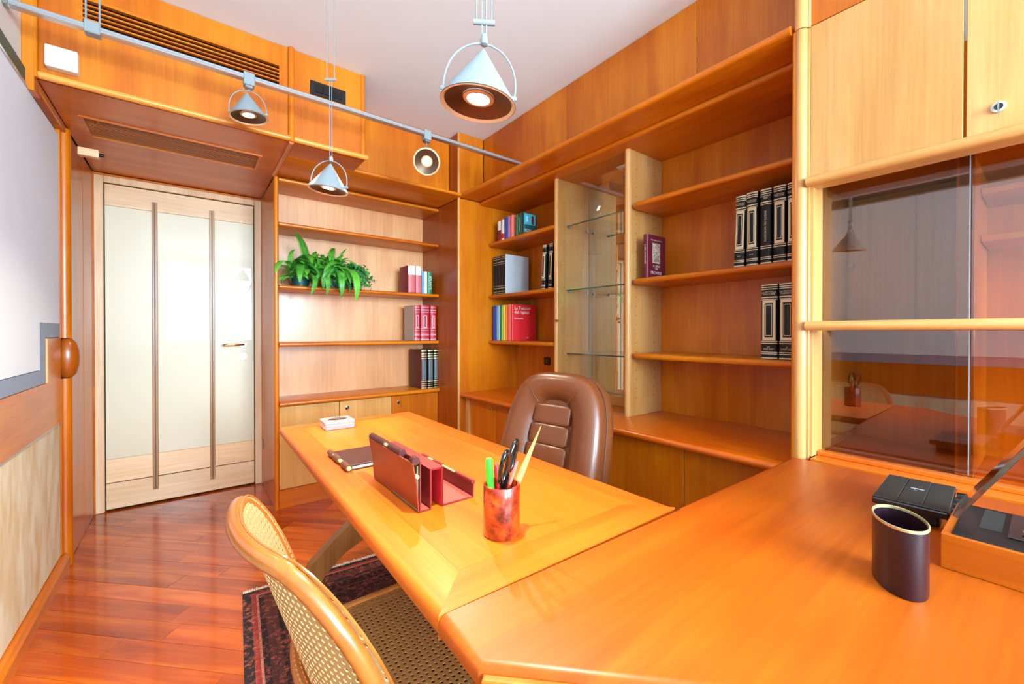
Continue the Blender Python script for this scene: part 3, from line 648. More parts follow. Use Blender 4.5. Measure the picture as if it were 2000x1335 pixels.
# ================================================================== CANE CHAIR
t = T('cane_chair', 'bentwood chair with woven cane back and seat tucked under the desk', 'chair', (.32, .85, 0))
YC = .832; HW = .250; ZB0, ZB1 = .50, .820
def back_pt(s, q, off=0):
    """s in -1..1 across (Y), q 0..1 up"""
    x = .236 - .105 * q - .070 * (1 - s * s) - .022 * s + off
    return Vector((x, YC + s * HW, ZB0 + (ZB1 - ZB0) * q))
def loop(off=0):
    pts = []; rs, rq = .42, .60
    seq = []
    for k in range(9): a = PI / 2 * k / 8; seq.append((1 - rs + rs * math.sin(a), 1 - rq + rq * math.cos(a)))     # top far corner
    for k in range(9): a = PI / 2 * k / 8; seq.append((1 - rs * .7 + rs * .7 * math.cos(a), .30 - .30 * math.sin(a)))
    full = seq + [(-s, q) for s, q in seq[::-1]]
    out = []
    for i in range(len(full)):
        a, c = full[i], full[(i + 1) % len(full)]; d = math.hypot((a[0] - c[0]) * HW, (a[1] - c[1]) * .33); m_ = max(1, int(d / .03))
        for k in range(m_): out.append((a[0] + (c[0] - a[0]) * k / m_, a[1] + (c[1] - a[1]) * k / m_))
    return out
lp = loop()
t.p('back_frame', B().tube([back_pt(*q) for q in lp], .0135, 12, closed=True), 'bent_wood', smooth=True)
def inside(s, q, poly):
    c = False
    for i in range(len(poly)):
        a, b_ = poly[i - 1], poly[i]
        if (a[1] > q) != (b_[1] > q) and s < (b_[0] - a[0]) * (q - a[1]) / (b_[1] - a[1]) + a[0]: c = not c
    return c
def cane(nx, ny, f, keep, hole=.33, th=.0016):
    b = B(); V = {}
    def vert(i, j):
        if (i, j) not in V: V[(i, j)] = b.bm.verts.new(f(i / (2 * nx), j / (2 * ny)))
        return V[(i, j)]
    for i in range(nx):
        for j in range(ny):
            if not keep((i + .5) / nx, (j + .5) / ny): continue
            ii, jj = 2 * i, 2 * j
            o = [vert(ii + a, jj + c) for a, c in ((0, 0), (1, 0), (2, 0), (2, 1), (2, 2), (1, 2), (0, 2), (0, 1))]
            h = []
            for a, c in ((-.72, -.72), (0, -1), (.72, -.72), (1, 0), (.72, .72), (0, 1), (-.72, .72), (-1, 0)):
                h.append(b.bm.verts.new(f((ii + 1 + a * hole * 2) / (2 * nx), (jj + 1 + c * hole * 2) / (2 * ny))))
            for k in range(8): b.bm.faces.new((o[k], o[(k + 1) % 8], h[(k + 1) % 8], h[k]))
    return b
def solid(o, th):
    md = o.modifiers.new('thick', 'SOLIDIFY'); md.thickness = th; md.offset = 0
lp2 = [(a * 1.045, .5 + (c - .5) * 1.06) for a, c in lp]
def clampc(s_, q):
    if inside(s_, q, lp2): return s_, q
    lo, hi = 0., 1.
    for _ in range(12):
        m_ = (lo + hi) / 2
        if inside(s_ * m_, .5 + (q - .5) * m_, lp2): lo = m_
        else: hi = m_
    return s_ * lo, .5 + (q - .5) * lo
def near_in(s_, q, poly, ds, dq): return any(inside(s_ + a * ds, q + c * dq, poly) for a in (-1, 0, 1) for c in (-1, 0, 1))
o = t.p('cane_back', cane(38, 26, lambda a, c: back_pt(*clampc(2.1 * a - 1.05, 1.06 * c - .03), .0125), lambda a, c: near_in((2.1 * a - 1.05), 1.06 * c - .03, lp2, .02, .015), .29), 'cane', kind='stuff', label='pale woven cane'); solid(o, .0018)
t.p('cane_spline', B().tube([back_pt(*q, .0130) for q in lp2], .0026, 6, closed=True), 'bent_wood', smooth=True)
SX0, SX1, SY0, SY1 = .205, .655, .595, 1.095
def seat_keep(a, c, m_=.0):
    dx = abs(a - .5) * 2; dy = abs(c - .5) * 2
    return dx ** 5 + dy ** 5 < 1 - m_
def seat_outline(k):
    ang = 2 * PI * k / 48; e = 2 / 5
    return ((SX0 + SX1) / 2 + (SX1 - SX0) / 2 * abs(math.cos(ang)) ** e * (1 if math.cos(ang) > 0 else -1), (SY0 + SY1) / 2 + (SY1 - SY0) / 2 * abs(math.sin(ang)) ** e * (1 if math.sin(ang) > 0 else -1), .452)
t.p('seat_frame', B().tube([seat_outline(k) for k in range(48)], .017, 10, closed=True), 'bent_wood', smooth=True)
o = t.p('cane_seat', cane(34, 38, lambda a, c: (SX0 + (SX1 - SX0) * a, SY0 + (SY1 - SY0) * c, .464 - .010 * (1 - (2 * a - 1) ** 2) * (1 - (2 * c - 1) ** 2)), lambda a, c: seat_keep(a, c), .31), 'cane_seat', kind='stuff', label='brown woven cane'); solid(o, .0018)
for sy in (SY0 + .06, SY1 - .06):
    s_ = -1 if sy < YC else 1
    t.p('leg', B().tube([(.648, sy, .445), (.662, sy, .25), (.672, sy, .0075)], [.016, .015, .012], 10), 'bent_wood', smooth=True)
    t.p('leg', B().tube([(.215, sy, .55), (.212, sy, .44), (.19, sy, .22), (.16, sy, .0075)], [.014, .016, .015, .012], 10), 'cherry_deep', smooth=True)
t.p('stretcher', B().tube([(.19, SY0 + .06, .22), (.19, SY1 - .06, .22)], .009, 8), 'bent_wood', smooth=True)

# ================================================================== OFFICE CHAIR
t = T('office_chair', 'brown leather office chair with padded back behind the desk', 'chair', (1.032, 1.316, 0), rot=math.radians(191), local=True)
# local: +X is forward (out of the backrest), Y across
REC = math.radians(18)
def bk(y, h, d):
    """y across, h height along the back from its foot, d depth forward"""
    return Vector((-.13 - h * math.sin(REC) + d * math.cos(REC), y, .378 + h * math.cos(REC) + d * math.sin(REC)))
def back_outline(sc_=1.0, n=56):
    out = []
    for k in range(n):
        a = 2 * PI * k / n; e = 2 / 3.4; c, s_ = math.cos(a), math.sin(a)
        y = abs(c) ** e * (1 if c > 0 else -1); h = abs(s_) ** e * (1 if s_ > 0 else -1)
        wdt = .280 - .050 * (h + 1) / 2
        out.append((y * wdt * sc_, .31 + h * .31 * sc_))
    return out
def back_surface(front=True):
    # rings from outside to inside, a fat bolster that sinks to the padded centre
    b = B(); rings = []
    prof = [(1.0, -.035), (1.02, -.012), (1.015, .010), (.985, .030), (.92, .044), (.82, .050), (.70, .046), (.58, .034), (.50, .018), (.46, .004)]
    for k_, (s_, d) in enumerate(prof):
        n = 56; ring = []
        for (y, h) in back_outline(1.0):
            # inner opening is a narrower rounded rectangle
            yy, hh = y, h - .31
            w_in = .46; tt = (1 - s_) / .54
            iy = y * .44; ih = (hh * .70) - .03
            fy = yy * s_ if s_ >= 1 else yy + (iy - yy) * min(1, max(0, tt)); fh = hh * s_ if s_ >= 1 else hh + (ih - hh) * min(1, max(0, tt))
            ring.append(b.bm.verts.new(bk(fy, fh + .31, d)))
        rings.append(ring)
    fs = []
    for a, c in zip(rings[:-1], rings[1:]):
        for k in range(len(a)): fs.append(b.bm.faces.new((a[k], a[(k + 1) % len(a)], c[(k + 1) % len(a)], c[k])))
    fs.append(b.bm.faces.new(rings[-1])); fs.append(b.bm.faces.new(rings[0][::-1]))
    bmesh.ops.recalc_face_normals(b.bm, faces=fs); return b
o = t.p('backrest', back_surface(), 'leather_brown', smooth=True)
t.p('piping', B().tube([bk(y * 1.012, .31 + (h - .31) * 1.012, -.034) for y, h in back_outline()], .0035, 8, closed=True), 'leather_dark', smooth=True)
b = B(); rings = []
for s_, d in ((1.0, -.036), (1.03, -.055), (1.025, -.085), (.96, -.112), (.5, -.125)):
    rings.append([b.bm.verts.new(bk(y * s_, .31 + (h - .31) * s_, d)) for y, h in back_outline()])
for a, c in zip(rings[:-1], rings[1:]):
    for k in range(len(a)): b.bm.faces.new((a[k], a[(k + 1) % len(a)], c[(k + 1) % len(a)], c[k]))
b.bm.faces.new(rings[-1]); bmesh.ops.recalc_face_normals(b.bm, faces=b.bm.faces)
t.p('back_shell', b, 'leather_brown', smooth=True)
for k in range(5):
    h0 = .485 - k * .088; b = B().box(-.5, .5, -.5, .5, -.5, .5, .16, 4)
    wd = .192 + .008 * k
    for v in b.bm.verts:
        q = v.co.copy(); v.co = bk(q.y * wd, h0 - .044 + q.z * .087 - .012, .010 + q.x * .034)
    t.p('back_pad', b, 'leather_brown', smooth=True)
for s_ in (1, -1):   # seams running from the pads to the upper corners
    t.p('seam', B().tube([bk(s_ * .078, .478, .031), bk(s_ * .10, .505, .049), bk(s_ * .135, .545, .0475), bk(s_ * .165, .575, .030)], .0018, 6), 'leather_dark', smooth=True)
b = B().box(-.5, .5, -.5, .5, -.5, .5, .14, 4)
for v in b.bm.verts: v.co = Vector((.13 + v.co.x * .50, v.co.y * .50, .44 + v.co.z * .12))
t.p('seat', b, 'leather_brown', smooth=True)
t.p('gas_column', B().tube([(.10, 0, .10), (.10, 0, .40)], .025, 12), 'black_plastic', smooth=True)
for k in range(5):
    a = 2 * PI * k / 5 + .3; ex_, ey_ = .10 + .27 * math.cos(a), .27 * math.sin(a)
    lg = t.p('base_arm', B().tube([(.10, 0, .12), (ex_, ey_, .065)], [.022, .014], 8), 'black_plastic', smooth=True)
    t.p('caster', B().tube([(ex_ - .012 * math.sin(a), ey_ + .012 * math.cos(a), .033), (ex_ + .012 * math.sin(a), ey_ - .012 * math.cos(a), .033)], .025, 12), 'black_plastic', lg, smooth=True)

# ================================================================== LAMPS
def cone_head(t, parent, tilt, scale=1.0, at=(0, 0, 0)):
    """shade in local space: rim at z=0, opening downwards, tilted"""
    Rm = Matrix.Translation(at) @ tilt.to_4x4() @ Matrix.Scale(scale, 4)
    r, h = .079, .112
    sh = t.p('shade', B().lathe([(0, h), (.004, h - .001), (r - .0015, .004), (r, 0), (r - .003, -.0005)], n=40, mat=Rm), 'lamp_grey', parent, smooth=True)
    t.p('inner_reflector', B().lathe([(r - .0035, .0012), (r - .012, .005), (.033, .015)], n=40, mat=Rm), 'lamp_inner', sh, smooth=True, label='dark bronze inside of shade')
    t.p('rim_ring', B().lathe([(r - .001, -.001), (r - .004, -.002), (r - .009, .003)], n=40, mat=Rm), 'lamp_ring', sh, smooth=True)
    t.p('bulb_ring', B().lathe([(.033, .0145), (.032, .011), (.024, .010), (.023, .015)], n=28, mat=Rm), 'lamp_ring', sh, smooth=True)
    bl = t.p('bulb', B().lathe([(.0, .010), (.012, .0102), (.022, .012), (.022, .015), (0, .015)], n=28, mat=Rm), 'bulb', sh, smooth=True)
    bail = []
    for k in range(17):
        a = PI * k / 16; bail.append(Rm @ Vector((.074 * math.cos(a) * (1 + .12 * math.sin(a)), 0, .022 + .102 * math.sin(a))))
    t.p('bail', B().tube(bail, .0021 * scale, 8), 'lamp_grey', parent, smooth=True)
    for s_ in (1, -1): t.p('pivot', B().tube([Rm @ Vector((s_ * .060, 0, .022)), Rm @ Vector((s_ * .079, 0, .022))], .005 * scale, 8), 'lamp_grey', parent, smooth=True)
    return Rm
def bulb_light(name, mat4, power, ang, blend, parent, rad=.022):
    l = bpy.data.lights.new(name, 'SPOT'); l.energy = power; l.color = (1, .88, .72); l.spot_size = ang; l.spot_blend = blend; l.shadow_soft_size = rad
    o = bpy.data.objects.new(name, l); col.objects.link(o); o.parent = parent
    o.matrix_local = mat4 @ Matrix.Translation((0, 0, -.004)); return o
def pendant(loc, label, yawr, tilt, cross, four):
    t = T('pendant_lamp', label, 'lamp', loc, local=True, group='cone pendant lamps over the desk')
    tl = Matrix.Rotation(yawr, 3, 'Z') @ Matrix.Rotation(tilt[0], 3, 'X') @ Matrix.Rotation(tilt[1], 3, 'Y')
    Rm = cone_head(t, None, tl)
    top = Rm @ Vector((0, 0, .128)); H = ZC - loc[2]; cz = top.z + cross
    d = Matrix.Rotation(yawr, 3, 'Z') @ Vector((1, 0, 0))
    t.p('joint', B().lathe([(0, .016), (.006, .014), (.008, .004), (.008, -.006), (0, -.010)], top, 14), 'lamp_grey', smooth=True)
    for s_ in (1, -1):
        o = d * (.0045 * s_); t.p('lower_rod', B().tube([top + o, Vector((top.x, top.y, cz)) + o], .0014, 6), 'lamp_grey', smooth=True)
        o2 = d * (.0155 * s_); t.p('suspension_rod', B().tube([Vector((top.x, top.y, cz)) + o2, Vector((top.x, top.y, H)) + o2], .0015, 6), 'lamp_grey', smooth=True)
        if four: t.p('suspension_rod', B().tube([Vector((top.x, top.y, cz)) + o, Vector((top.x, top.y, H)) + o], .0015, 6), 'lamp_grey', smooth=True)
    c0 = Vector((top.x, top.y, cz))
    t.p('cross_piece', B().tube([c0 - d * .022, c0 + d * .022], .0058, 10), 'lamp_grey', smooth=True)
    t.p('ceiling_rose', B().lathe([(0, -.02), (.03, -.018), (.032, 0), (0, 0)], (top.x, top.y, H), 20), 'lamp_grey', smooth=True)
    bulb_light('pendant_bulb_light', Rm, LAMP_W, math.radians(96), 1.0, t.o)
    return t
pendant((.474, .732, 1.632), 'nearer and larger cone pendant lamp hanging by four thin rods', -YAW + .10, (0.03, .10), .040, True)
pendant((.458, 1.86, 1.752), 'far cone pendant lamp hanging before the light switch', -YAW + .05, (0.02, .10), .335, False)
# track
TY, TZ = 2.262, 2.322
t = T('track_rail', 'silver aluminium lighting track crossing below the ceiling', 'track', (.66, TY, TZ))
t.p('rail', B().box(-.515, 1.828, TY - .0165, TY + .0165, TZ - .011, TZ + .011, .003), 'alu'); t.p('conductor_channel', B().box(-.512, 1.82, TY - .0172, TY - .016, TZ - .003, TZ + .003), 'lamp_grey')
t.p('end_cap', B().box(-.519, -.505, TY - .019, TY + .019, TZ - .013, TZ + .013, .002), 'steel')
cl = t.p('hanger_clip', B().box(-.318, -.272, TY - .021, TY + .021, TZ - .022, TZ + .024, .003), 'lamp_grey')
for s_ in (1, -1): t.p('suspension_rod', B().tube([(-.295 + s_ * .019, TY, TZ + .02), (-.295 + s_ * .019, TY, ZC)], .003, 8), 'lamp_grey', cl, smooth=True)
def spot(x, label, aim, ln):
    t = T('track_spot', label, 'lamp', (x, TY, TZ), local=True, group='cone spotlights on the track')
    t.p('adapter', B().box(-.022, .022, -.022, .022, -.036, .020, .003), 'lamp_grey'); t.p('adapter_base', B().box(-.016, .016, -.016, .016, -.048, -.035, .002), 'steel')
    A = Vector(aim).normalized(); q = (-A).to_track_quat('Z', 'X').to_matrix()
    c = Vector((0, 0, -ln)); Rm = cone_head(t, None, q, 1.0, c)
    t.p('stem', B().tube([(0, 0, -.045), (0, 0, -.062), Rm @ Vector((0, 0, .124))], .002, 6), 'lamp_grey', smooth=True)
    bulb_light('track_bulb_light', Rm, SPOT_W, math.radians(110), .7, t.o)
    return t
spot(.215, 'left cone spotlight on the track in front of the soffit', (.08, -.02, -1), .178)
spot(1.105, 'right cone spotlight on the track, tilted to face the camera', (-.42, -.72, -.52), .160)

# ================================================================== THINGS ON THE DESK
# pen holder
PH = (.513, .702, ZT)
t = T('pen_holder', 'glossy tortoiseshell pen holder on the desk', 'pen holder', PH)
t.p('cup', B().lathe([(0, .0005), (.037, .0005), (.0385, .003), (.0385, .103), (.0375, .1045), (.0335, .1045), (.033, .102), (.033, .006), (0, .006)], PH, 40), 'tortoise', smooth=True)
def pen(name, label, p0, p1, r, mats, cat='pen', capf=.35):
    p0, p1 = Vector(p0), Vector(p1); t = T(name, label, cat, p0)
    mid = p0.lerp(p1, 1 - capf)
    t.p('barrel', B().tube([p0, p0.lerp(p1, .08), mid], [r * .5, r, r], 12), mats[0], smooth=True); t.p('cap', B().tube([mid, p0.lerp(p1, .97), p1], [r * 1.1, r * 1.1, r * .85], 12), mats[1], smooth=True)
pen('highlighter_pen', 'bright green highlighter standing in the pen holder', (.497, .712, .749), (.488, .712, .898), .0072, ('penneon', 'penneon'))
pen('ballpoint_pen', 'red pen standing in the pen holder beside the highlighter', (.520, .712, .749), (.503, .708, .884), .0050, ('red', 'red'))
pen('pencil_stub', 'reddish pencil leaning in the pen holder beside the scissors', (.505, .715, .749), (.545, .690, .888), .0035, ('redorange', 'coral'), 'pencil')
t = T('scissors', 'scissors with black oval handles standing in the pen holder', 'scissors', (.505, .70, .75))
A0 = Vector((.505, .715, .752)); 
def oval(c, up, sd, a, b_, n=26): return [Vector(c) + Vector(up) * a * math.cos(2 * PI * k / n) + Vector(sd) * b_ * math.sin(2 * PI * k / n) for k in range(n)]
upv = Vector((.12, -.18, 1)).normalized(); sdv = Vector((.86, .50, .06)).normalized(); sdv = (sdv - upv * sdv.dot(upv)).normalized()
pv = Vector((.517, .700, .845))
for s_, ex in ((-1, 0), (1, .012)):
    c_ = pv + upv * (.040 + ex) + sdv * s_ * .020
    t.p('handle_loop', B().tube(oval(c_, upv * 1.0 + sdv * s_ * .12, sdv, .034, .0165), .0048, 10, closed=True), 'black_gloss', smooth=True)
    t.p('blade', B().tube([pv + upv * .012 + sdv * s_ * .004, pv - upv * .02, pv - upv * .088], [.0065, .006, .002], 8, ry=.0015), 'steel', smooth=True)
t.p('pivot_grip', B().tube([pv + upv * .018, pv - upv * .010], [.010, .007], 10), 'black_gloss', smooth=True)
t = T('letter_opener', 'pointed pale wooden letter opener standing in the pen holder', 'letter opener', (.54, .69, .75))
q0, q1 = Vector((.515, .712, .752)), Vector((.607, .684, .955))
ax = (q1 - q0).normalized(); sd = ax.cross(Vector((.61, .79, 0))).normalized()
b = B(); pr = []
for f_, w_ in ((0, .003), (.25, .0045), (.45, .0065), (.55, .0065), (.75, .0042), (1, .0008)): pr.append((q0.lerp(q1, f_), w_))
nn = ax.cross(sd)
v_ = [[b.bm.verts.new(p + sd * w_ * a + nn * .0014 * c) for a, c in ((-1, 0), (0, -1), (1, 0), (0, 1))] for p, w_ in pr]
for a, c in zip(v_[:-1], v_[1:]):
    for k in range(4): b.bm.faces.new((a[k], a[(k + 1) % 4], c[(k + 1) % 4], c[k]))
b.bm.faces.new(v_[0]); b.bm.faces.new(v_[-1]); bmesh.ops.recalc_face_normals(b.bm, faces=b.bm.faces)
t.p('blade', b, 'stick_wood')

# leather letter rack
t = T('letter_rack', 'red leather letter rack with folded compartments on the desk', 'letter rack', (.48, 1.04, ZT))
Y0, Y1 = .895, 1.190; th = .0028
def strip(pts, y0, y1, th):
    """a bent sheet in XZ, extruded in Y"""
    P_ = [Vector((p[0], p[1])) for p in pts]; Ls, Rs = [], []
    for i, p in enumerate(P_):
        a = (P_[i] - P_[i - 1]).normalized() if i else None; c = (P_[i + 1] - P_[i]).normalized() if i < len(P_) - 1 else None
        if a is None: n_ = Vector((-c.y, c.x)); k = 1
        elif c is None: n_ = Vector((-a.y, a.x)); k = 1
        else:
            n1, n2 = Vector((-a.y, a.x)), Vector((-c.y, c.x)); n_ = (n1 + n2).normalized(); k = 1 / max(.5, n_.dot(n1))
        Ls.append(p + n_ * th / 2 * k); Rs.append(p - n_ * th / 2 * k)
    return B().prism([tuple(p) for p in Ls + Rs[::-1]], 'y', y0, y1)
z0 = ZT + .0016
t.p('front_cover', strip([(.4165, z0 + .001), (.411, ZT + .07), (.402, ZT + .118)], Y0, Y1, .003), 'leather_rust', label='smooth rust brown front cover')
t.p('file_channel', strip([(.4205, ZT + .120), (.4205, z0), (.4465, z0), (.4465, ZT + .0955), (.4785, ZT + .0955), (.4785, z0)], Y0, Y1, th), 'leather_red')
t.p('red_lining', strip([(.4493, z0 + .012), (.4493, ZT + .0925), (.4757, ZT + .0925), (.4757, z0 + .002)], Y0 + .001, Y1 - .001, .0012), 'suede_red', label='bright red lining')
t.p('channel_lining', strip([(.4235, z0 + .0028), (.4435, z0 + .0028)], Y0 + .001, Y1 - .001, .0010), 'leather_pink')
t.p('tray', strip([(.4815, z0), (.566, z0), (.568, ZT + .037)], Y0 + .003, Y1, th), 'leather_red')
t.p('tray_lining', B().box(.484, .562, Y0 + .004, Y1 - .002, ZT + .0034, ZT + .0046), 'leather_pink')
for a, c in ((Y0 + .003, .985), (1.06, 1.115), (1.15, Y1)): t.p('roll', B().tube([(.567, a, ZT + .040), (.567, c, ZT + .040)], .0055, 12), 'leather_red', smooth=True)
t.p('rod', B().tube([(.567, .93, ZT + .040), (.567, Y1 - .01, ZT + .040)], .0028, 8), 'bamboo', smooth=True)
for a, c in ((Y0 + .002, Y0 + .020), (.975, 1.055), (1.085, Y1 + .003)): t.p('roll', B().tube([(.411, a, ZT + .1215), (.411, c, ZT + .1215)], .0095, 12), 'leather_maroon', smooth=True)
t.p('rod', B().tube([(.409, 1.0, ZT + .121), (.409, 1.12, ZT + .121)], .0042, 8), 'bamboo', smooth=True); t.p('rod', B().tube([(.412, Y0 - .004, ZT + .086), (.412, Y0 + .02, ZT + .086)], .0045, 8), 'bamboo', smooth=True)
t.p('card_stack', B().box(.4145, .4180, Y0 + .006, 1.05, ZT + .004, ZT + .108), 'olive', label='green grey papers')
# notepad
t = T('leather_notepad', 'dark leather notepad cover with rolled edge lying beside the letter rack', 'notepad', (.46, 1.39, ZT))
t.p('cover', B().box(.378, .55, 1.296, 1.494, ZT + .0005, ZT + .004, .001), 'leather_maroon'); t.p('paper_block', B().box(.388, .545, 1.300, 1.490, ZT + .004, ZT + .0085), 'paper')
t.p('cover', B().box(.380, .55, 1.305, 1.494, ZT + .009, ZT + .0135, .0015, 2), 'leather_maroon')
for a, c in ((1.290, 1.345), (1.385, 1.44), (1.455, 1.502)): t.p('roll', B().tube([(.374, a, ZT + .0105), (.374, c, ZT + .0105)], .010, 12), 'leather_dark', smooth=True)
t.p('rod', B().tube([(.374, 1.284, ZT + .0105), (.374, 1.50, ZT + .0105)], .0065, 10), 'bamboo', smooth=True)
# crystal box
t = T('crystal_box', 'small clear crystal box with lid at the far end of the desk', 'box', (.51, 1.93, ZT))
rot = Matrix.Translation((.512, 1.932, 0)) @ Matrix.Rotation(-.02, 4, 'Z')
t.p('body', B().box(-.060, .060, -.052, .052, ZT + .0005, ZT + .022, .003, 2, rot=rot), 'crystal'); t.p('lid', B().box(-.062, .062, -.054, .054, ZT + .0235, ZT + .036, .004, 2, rot=rot), 'crystal')
t.p('silver_oval', B().lathe([(0, .0012), (.030, .001), (.032, 0), (0, 0)], (.512, 1.932, ZT + .0362), 28, sx=1.25, sy=.8), 'chrome', smooth=True)
t.p('metal_trim', B().box(-.0615, .0615, -.0535, .0535, ZT + .0222, ZT + .0234, rot=rot), 'chrome')
# oval cup
OC = (.937, .156, ZT); t = T('oval_cup', 'dark plum leather oval cup with metal rim on the return desk', 'cup', OC)
kw = dict(n=48, sx=1, sy=.60, rz=math.radians(24))
t.p('wall', B().lathe([(0, .0005), (.0545, .0005), (.056, .003), (.056, .107), (.052, .107), (.052, .004), (0, .004)], OC, **kw), 'leather_plum', smooth=True)
t.p('rim', B().lathe([(.0535, .106), (.0535, .1105), (.0555, .1115), (.0572, .1105), (.0572, .107), (.056, .106)], OC, **kw), 'gilt', smooth=True)
# router
t = T('router', 'flat black router with ribbed top at the back of the return desk', 'router', (1.35, .2, ZT))
rz = Matrix.Translation((1.355, .198, 0)) @ Matrix.Rotation(.05, 4, 'Z')
t.p('base', B().box(-.095, .095, -.048, .048, ZT + .0005, ZT + .028, .006, 2, rot=rz), 'black_plastic')
t.p('body', B().box(-.112, .112, -.062, .062, ZT + .027, ZT + .043, .004, 2, rot=rz), 'black_gloss')
for k in range(3):
    y_ = -.041 + k * .041; b = B().box(-.109, .109, y_ - .0196, y_ + .0196, ZT + .042, ZT + .0450, .0012, 1, rot=rz); t.p('top_panel', b, 'router_top')
for k in range(5): t.p('antenna_hinge', B().tube([(1.27 + k * .042, .138, ZT + .030), (1.27 + k * .042, .112, ZT + .032)], .0095, 10), 'black_gloss', smooth=True)
t.p('logo', B().box(1.372, 1.378, .186, .209, ZT + .0449, ZT + .0453), 'silver'); t.p('status_light', B().box(1.358, 1.361, .197, .201, ZT + .0449, ZT + .0453), 'silver')
# boxed device
t = T('recorder_box', 'wooden box with black recessed device and raised smoked lid', 'box', (1.17, -.05, ZT))
bx0, bx1, by0, by1, bz = 1.06, 1.278, -.30, .122, .802
b = B(); b.box(bx0, bx0 + .012, by0, by1, ZT + .0005, bz, .001).box(bx1 - .012, bx1, by0, by1, ZT + .0005, bz, .001).box(bx0 + .012, bx1 - .012, by1 - .012, by1, ZT + .0005, bz, .001).box(bx0 + .012, bx1 - .012, by0, by0 + .012, ZT + .0005, bz, .001)
t.p('wooden_case', b, 'cherry_y')
t.p('deck', B().box(bx0 + .008, bx1 - .006, by0 + .008, by1 - .012, .796, .8045, .002), 'black_plastic')
t.p('tape_well', B().box(bx0 + .075, bx1 - .02, .055, .082, .8040, .8052), 'dark_gap'); t.p('deck_plate', B().box(bx0 + .055, bx1 - .02, -.03, .048, .8045, .807, .001), 'black_gloss')
t.p('deck_plate', B().box(bx0 + .02, bx1 - .02, -.16, -.036, .8045, .807, .001), 'black_gloss')
t.p('knob', B().tube([(1.125, .018, .807), (1.125, .018, .817)], .011, 16), 'black_plastic', smooth=True); t.p('knob', B().box(1.138, 1.156, .008, .032, .807, .816, .002), 'chrome')
lidm = Matrix.Translation((0, by1 - .008, .8055)) @ Matrix.Rotation(math.radians(-60.5) + 0, 4, 'X')
b = B().box(1.15, bx1 - .004, -.30, 0, -.004, .004, .001)
b.tf(Matrix.Translation((0, by1 - .008, .808)) @ Matrix.Rotation(math.radians(-60), 4, 'X')); t.p('lid', b, 'acrylic', label='raised smoked acrylic lid')
solo('power_cable', B().tube([(1.31, .05, .7435), (1.33, .045, .744), (1.36, .02, .752), (1.40, .0, .757), (1.44, -.02, .757), (1.47, -.05, .7435), (1.52, -.1, .7435)], .0025, 8), 'black_plastic', 'thin black cable behind the wooden box on the return desk', 'cable', (1.38, .02, ZT), smooth=True)

# ================================================================== BOOKS
def book(label, group, y_edge, z, th, h, dp, cover, facing='x', xs=1.90, pages='paper', lean=0, bands=None, title=None, titlesize=.01, tmat='spine_cream', vertical=None, cov=None, name='book', extra=None):
    """spine looks along -X (facing x) or -Y (facing y). y_edge: centre of the thickness."""
    if facing == 'x': loc = (xs, y_edge, z); rot = (lean, 0, 0)
    else: loc = (y_edge, xs, z); rot = (0, lean, PI / 2)
    t = T(name, label, 'book', loc, group=group, local=True, rotm=rot)
    c = B(); n = 5; rnd = min(.004, th * .3); pts = [(dp, -th / 2), (rnd, -th / 2)] if False else None
    sp = [(rnd * 2 - rnd * 2 * math.cos(a), th / 2 * math.sin(a)) for a in [-PI / 2 + PI * k / 8 for k in range(9)]]
    cw = .0022; sp_in = [(p[0] + (cw if abs(p[1]) < th / 2 - .001 else 0), max(-th / 2 + cw, min(th / 2 - cw, p[1]))) for p in sp]
    pts = [(dp, -th / 2)] + sp + [(dp, th / 2), (dp, th / 2 - cw)] + sp_in[::-1] + [(dp, -th / 2 + cw)]
    c.prism(pts, 'z', 0.0008, h)
    cv = t.p('cover', c, cover, smooth=True)
    t.p('page_block', B().box(rnd * 2 + cw, dp - .004, -th / 2 + cw, th / 2 - cw, .003, h - .003), pages)
    if bands:
        for nm, mt, ls in bands:
            b = B()
            for (za, zb, wf) in ls:
                pb = [(rnd * 2 - rnd * 2 * math.cos(a) - .0006, th / 2 * math.sin(a) * wf) for a in [-PI / 2 + PI * k / 8 for k in range(9)]]
                if wf < .99: 
                    pb = [(rnd * 2 - rnd * 2 * math.cos(math.asin(max(-1, min(1, wf * math.sin(a))))) - (.0006 + (.95 - wf) * .0012), th / 2 * wf * math.sin(a)) for a in [-PI / 2 + PI * k / 8 for k in range(9)]]
                pb2 = [(p[0] + .003, p[1] * .98) for p in pb][::-1]
                b.prism(pb + pb2, 'z', h * za, h * zb)
            t.p(nm, b, mt, kind='stuff' if len(ls) > 1 else None)
    if title: text('lettering', title[0], titlesize, tmat, t.o, (-.0013, 0, h * title[1]), (0, -1, 0), (0, 0, 1))
    if vertical: text('lettering', vertical[0], vertical[1], tmat, t.o, (-.0013, 0, h * vertical[2]), (0, 0, vertical[3] if len(vertical) > 3 else -1), (0, (vertical[3] if len(vertical) > 3 else -1), 0))
    if extra: extra(t, th, h, dp)
    return t
ENC = lambda panel=True: ([('gilt_band', 'spine_cream', [(.008, .024, 1), (.065, .075, 1), (.088, .098, 1), (.205, .217, 1), (.232, .242, 1), (.79, .80, 1), (.815, .83, 1), (.925, .935, 1), (.95, .962, 1), (.978, .995, 1)] )] +
    ([('spine_panel', 'spine_cream', [(.25, .785, .80)]), ('spine_field', 'book_black', [(.29, .745, .50)]), ('spine_line', 'spine_cream', [(.31, .725, .40)]), ('spine_core', 'book_black', [(.318, .717, .33)]) ] if panel else []))
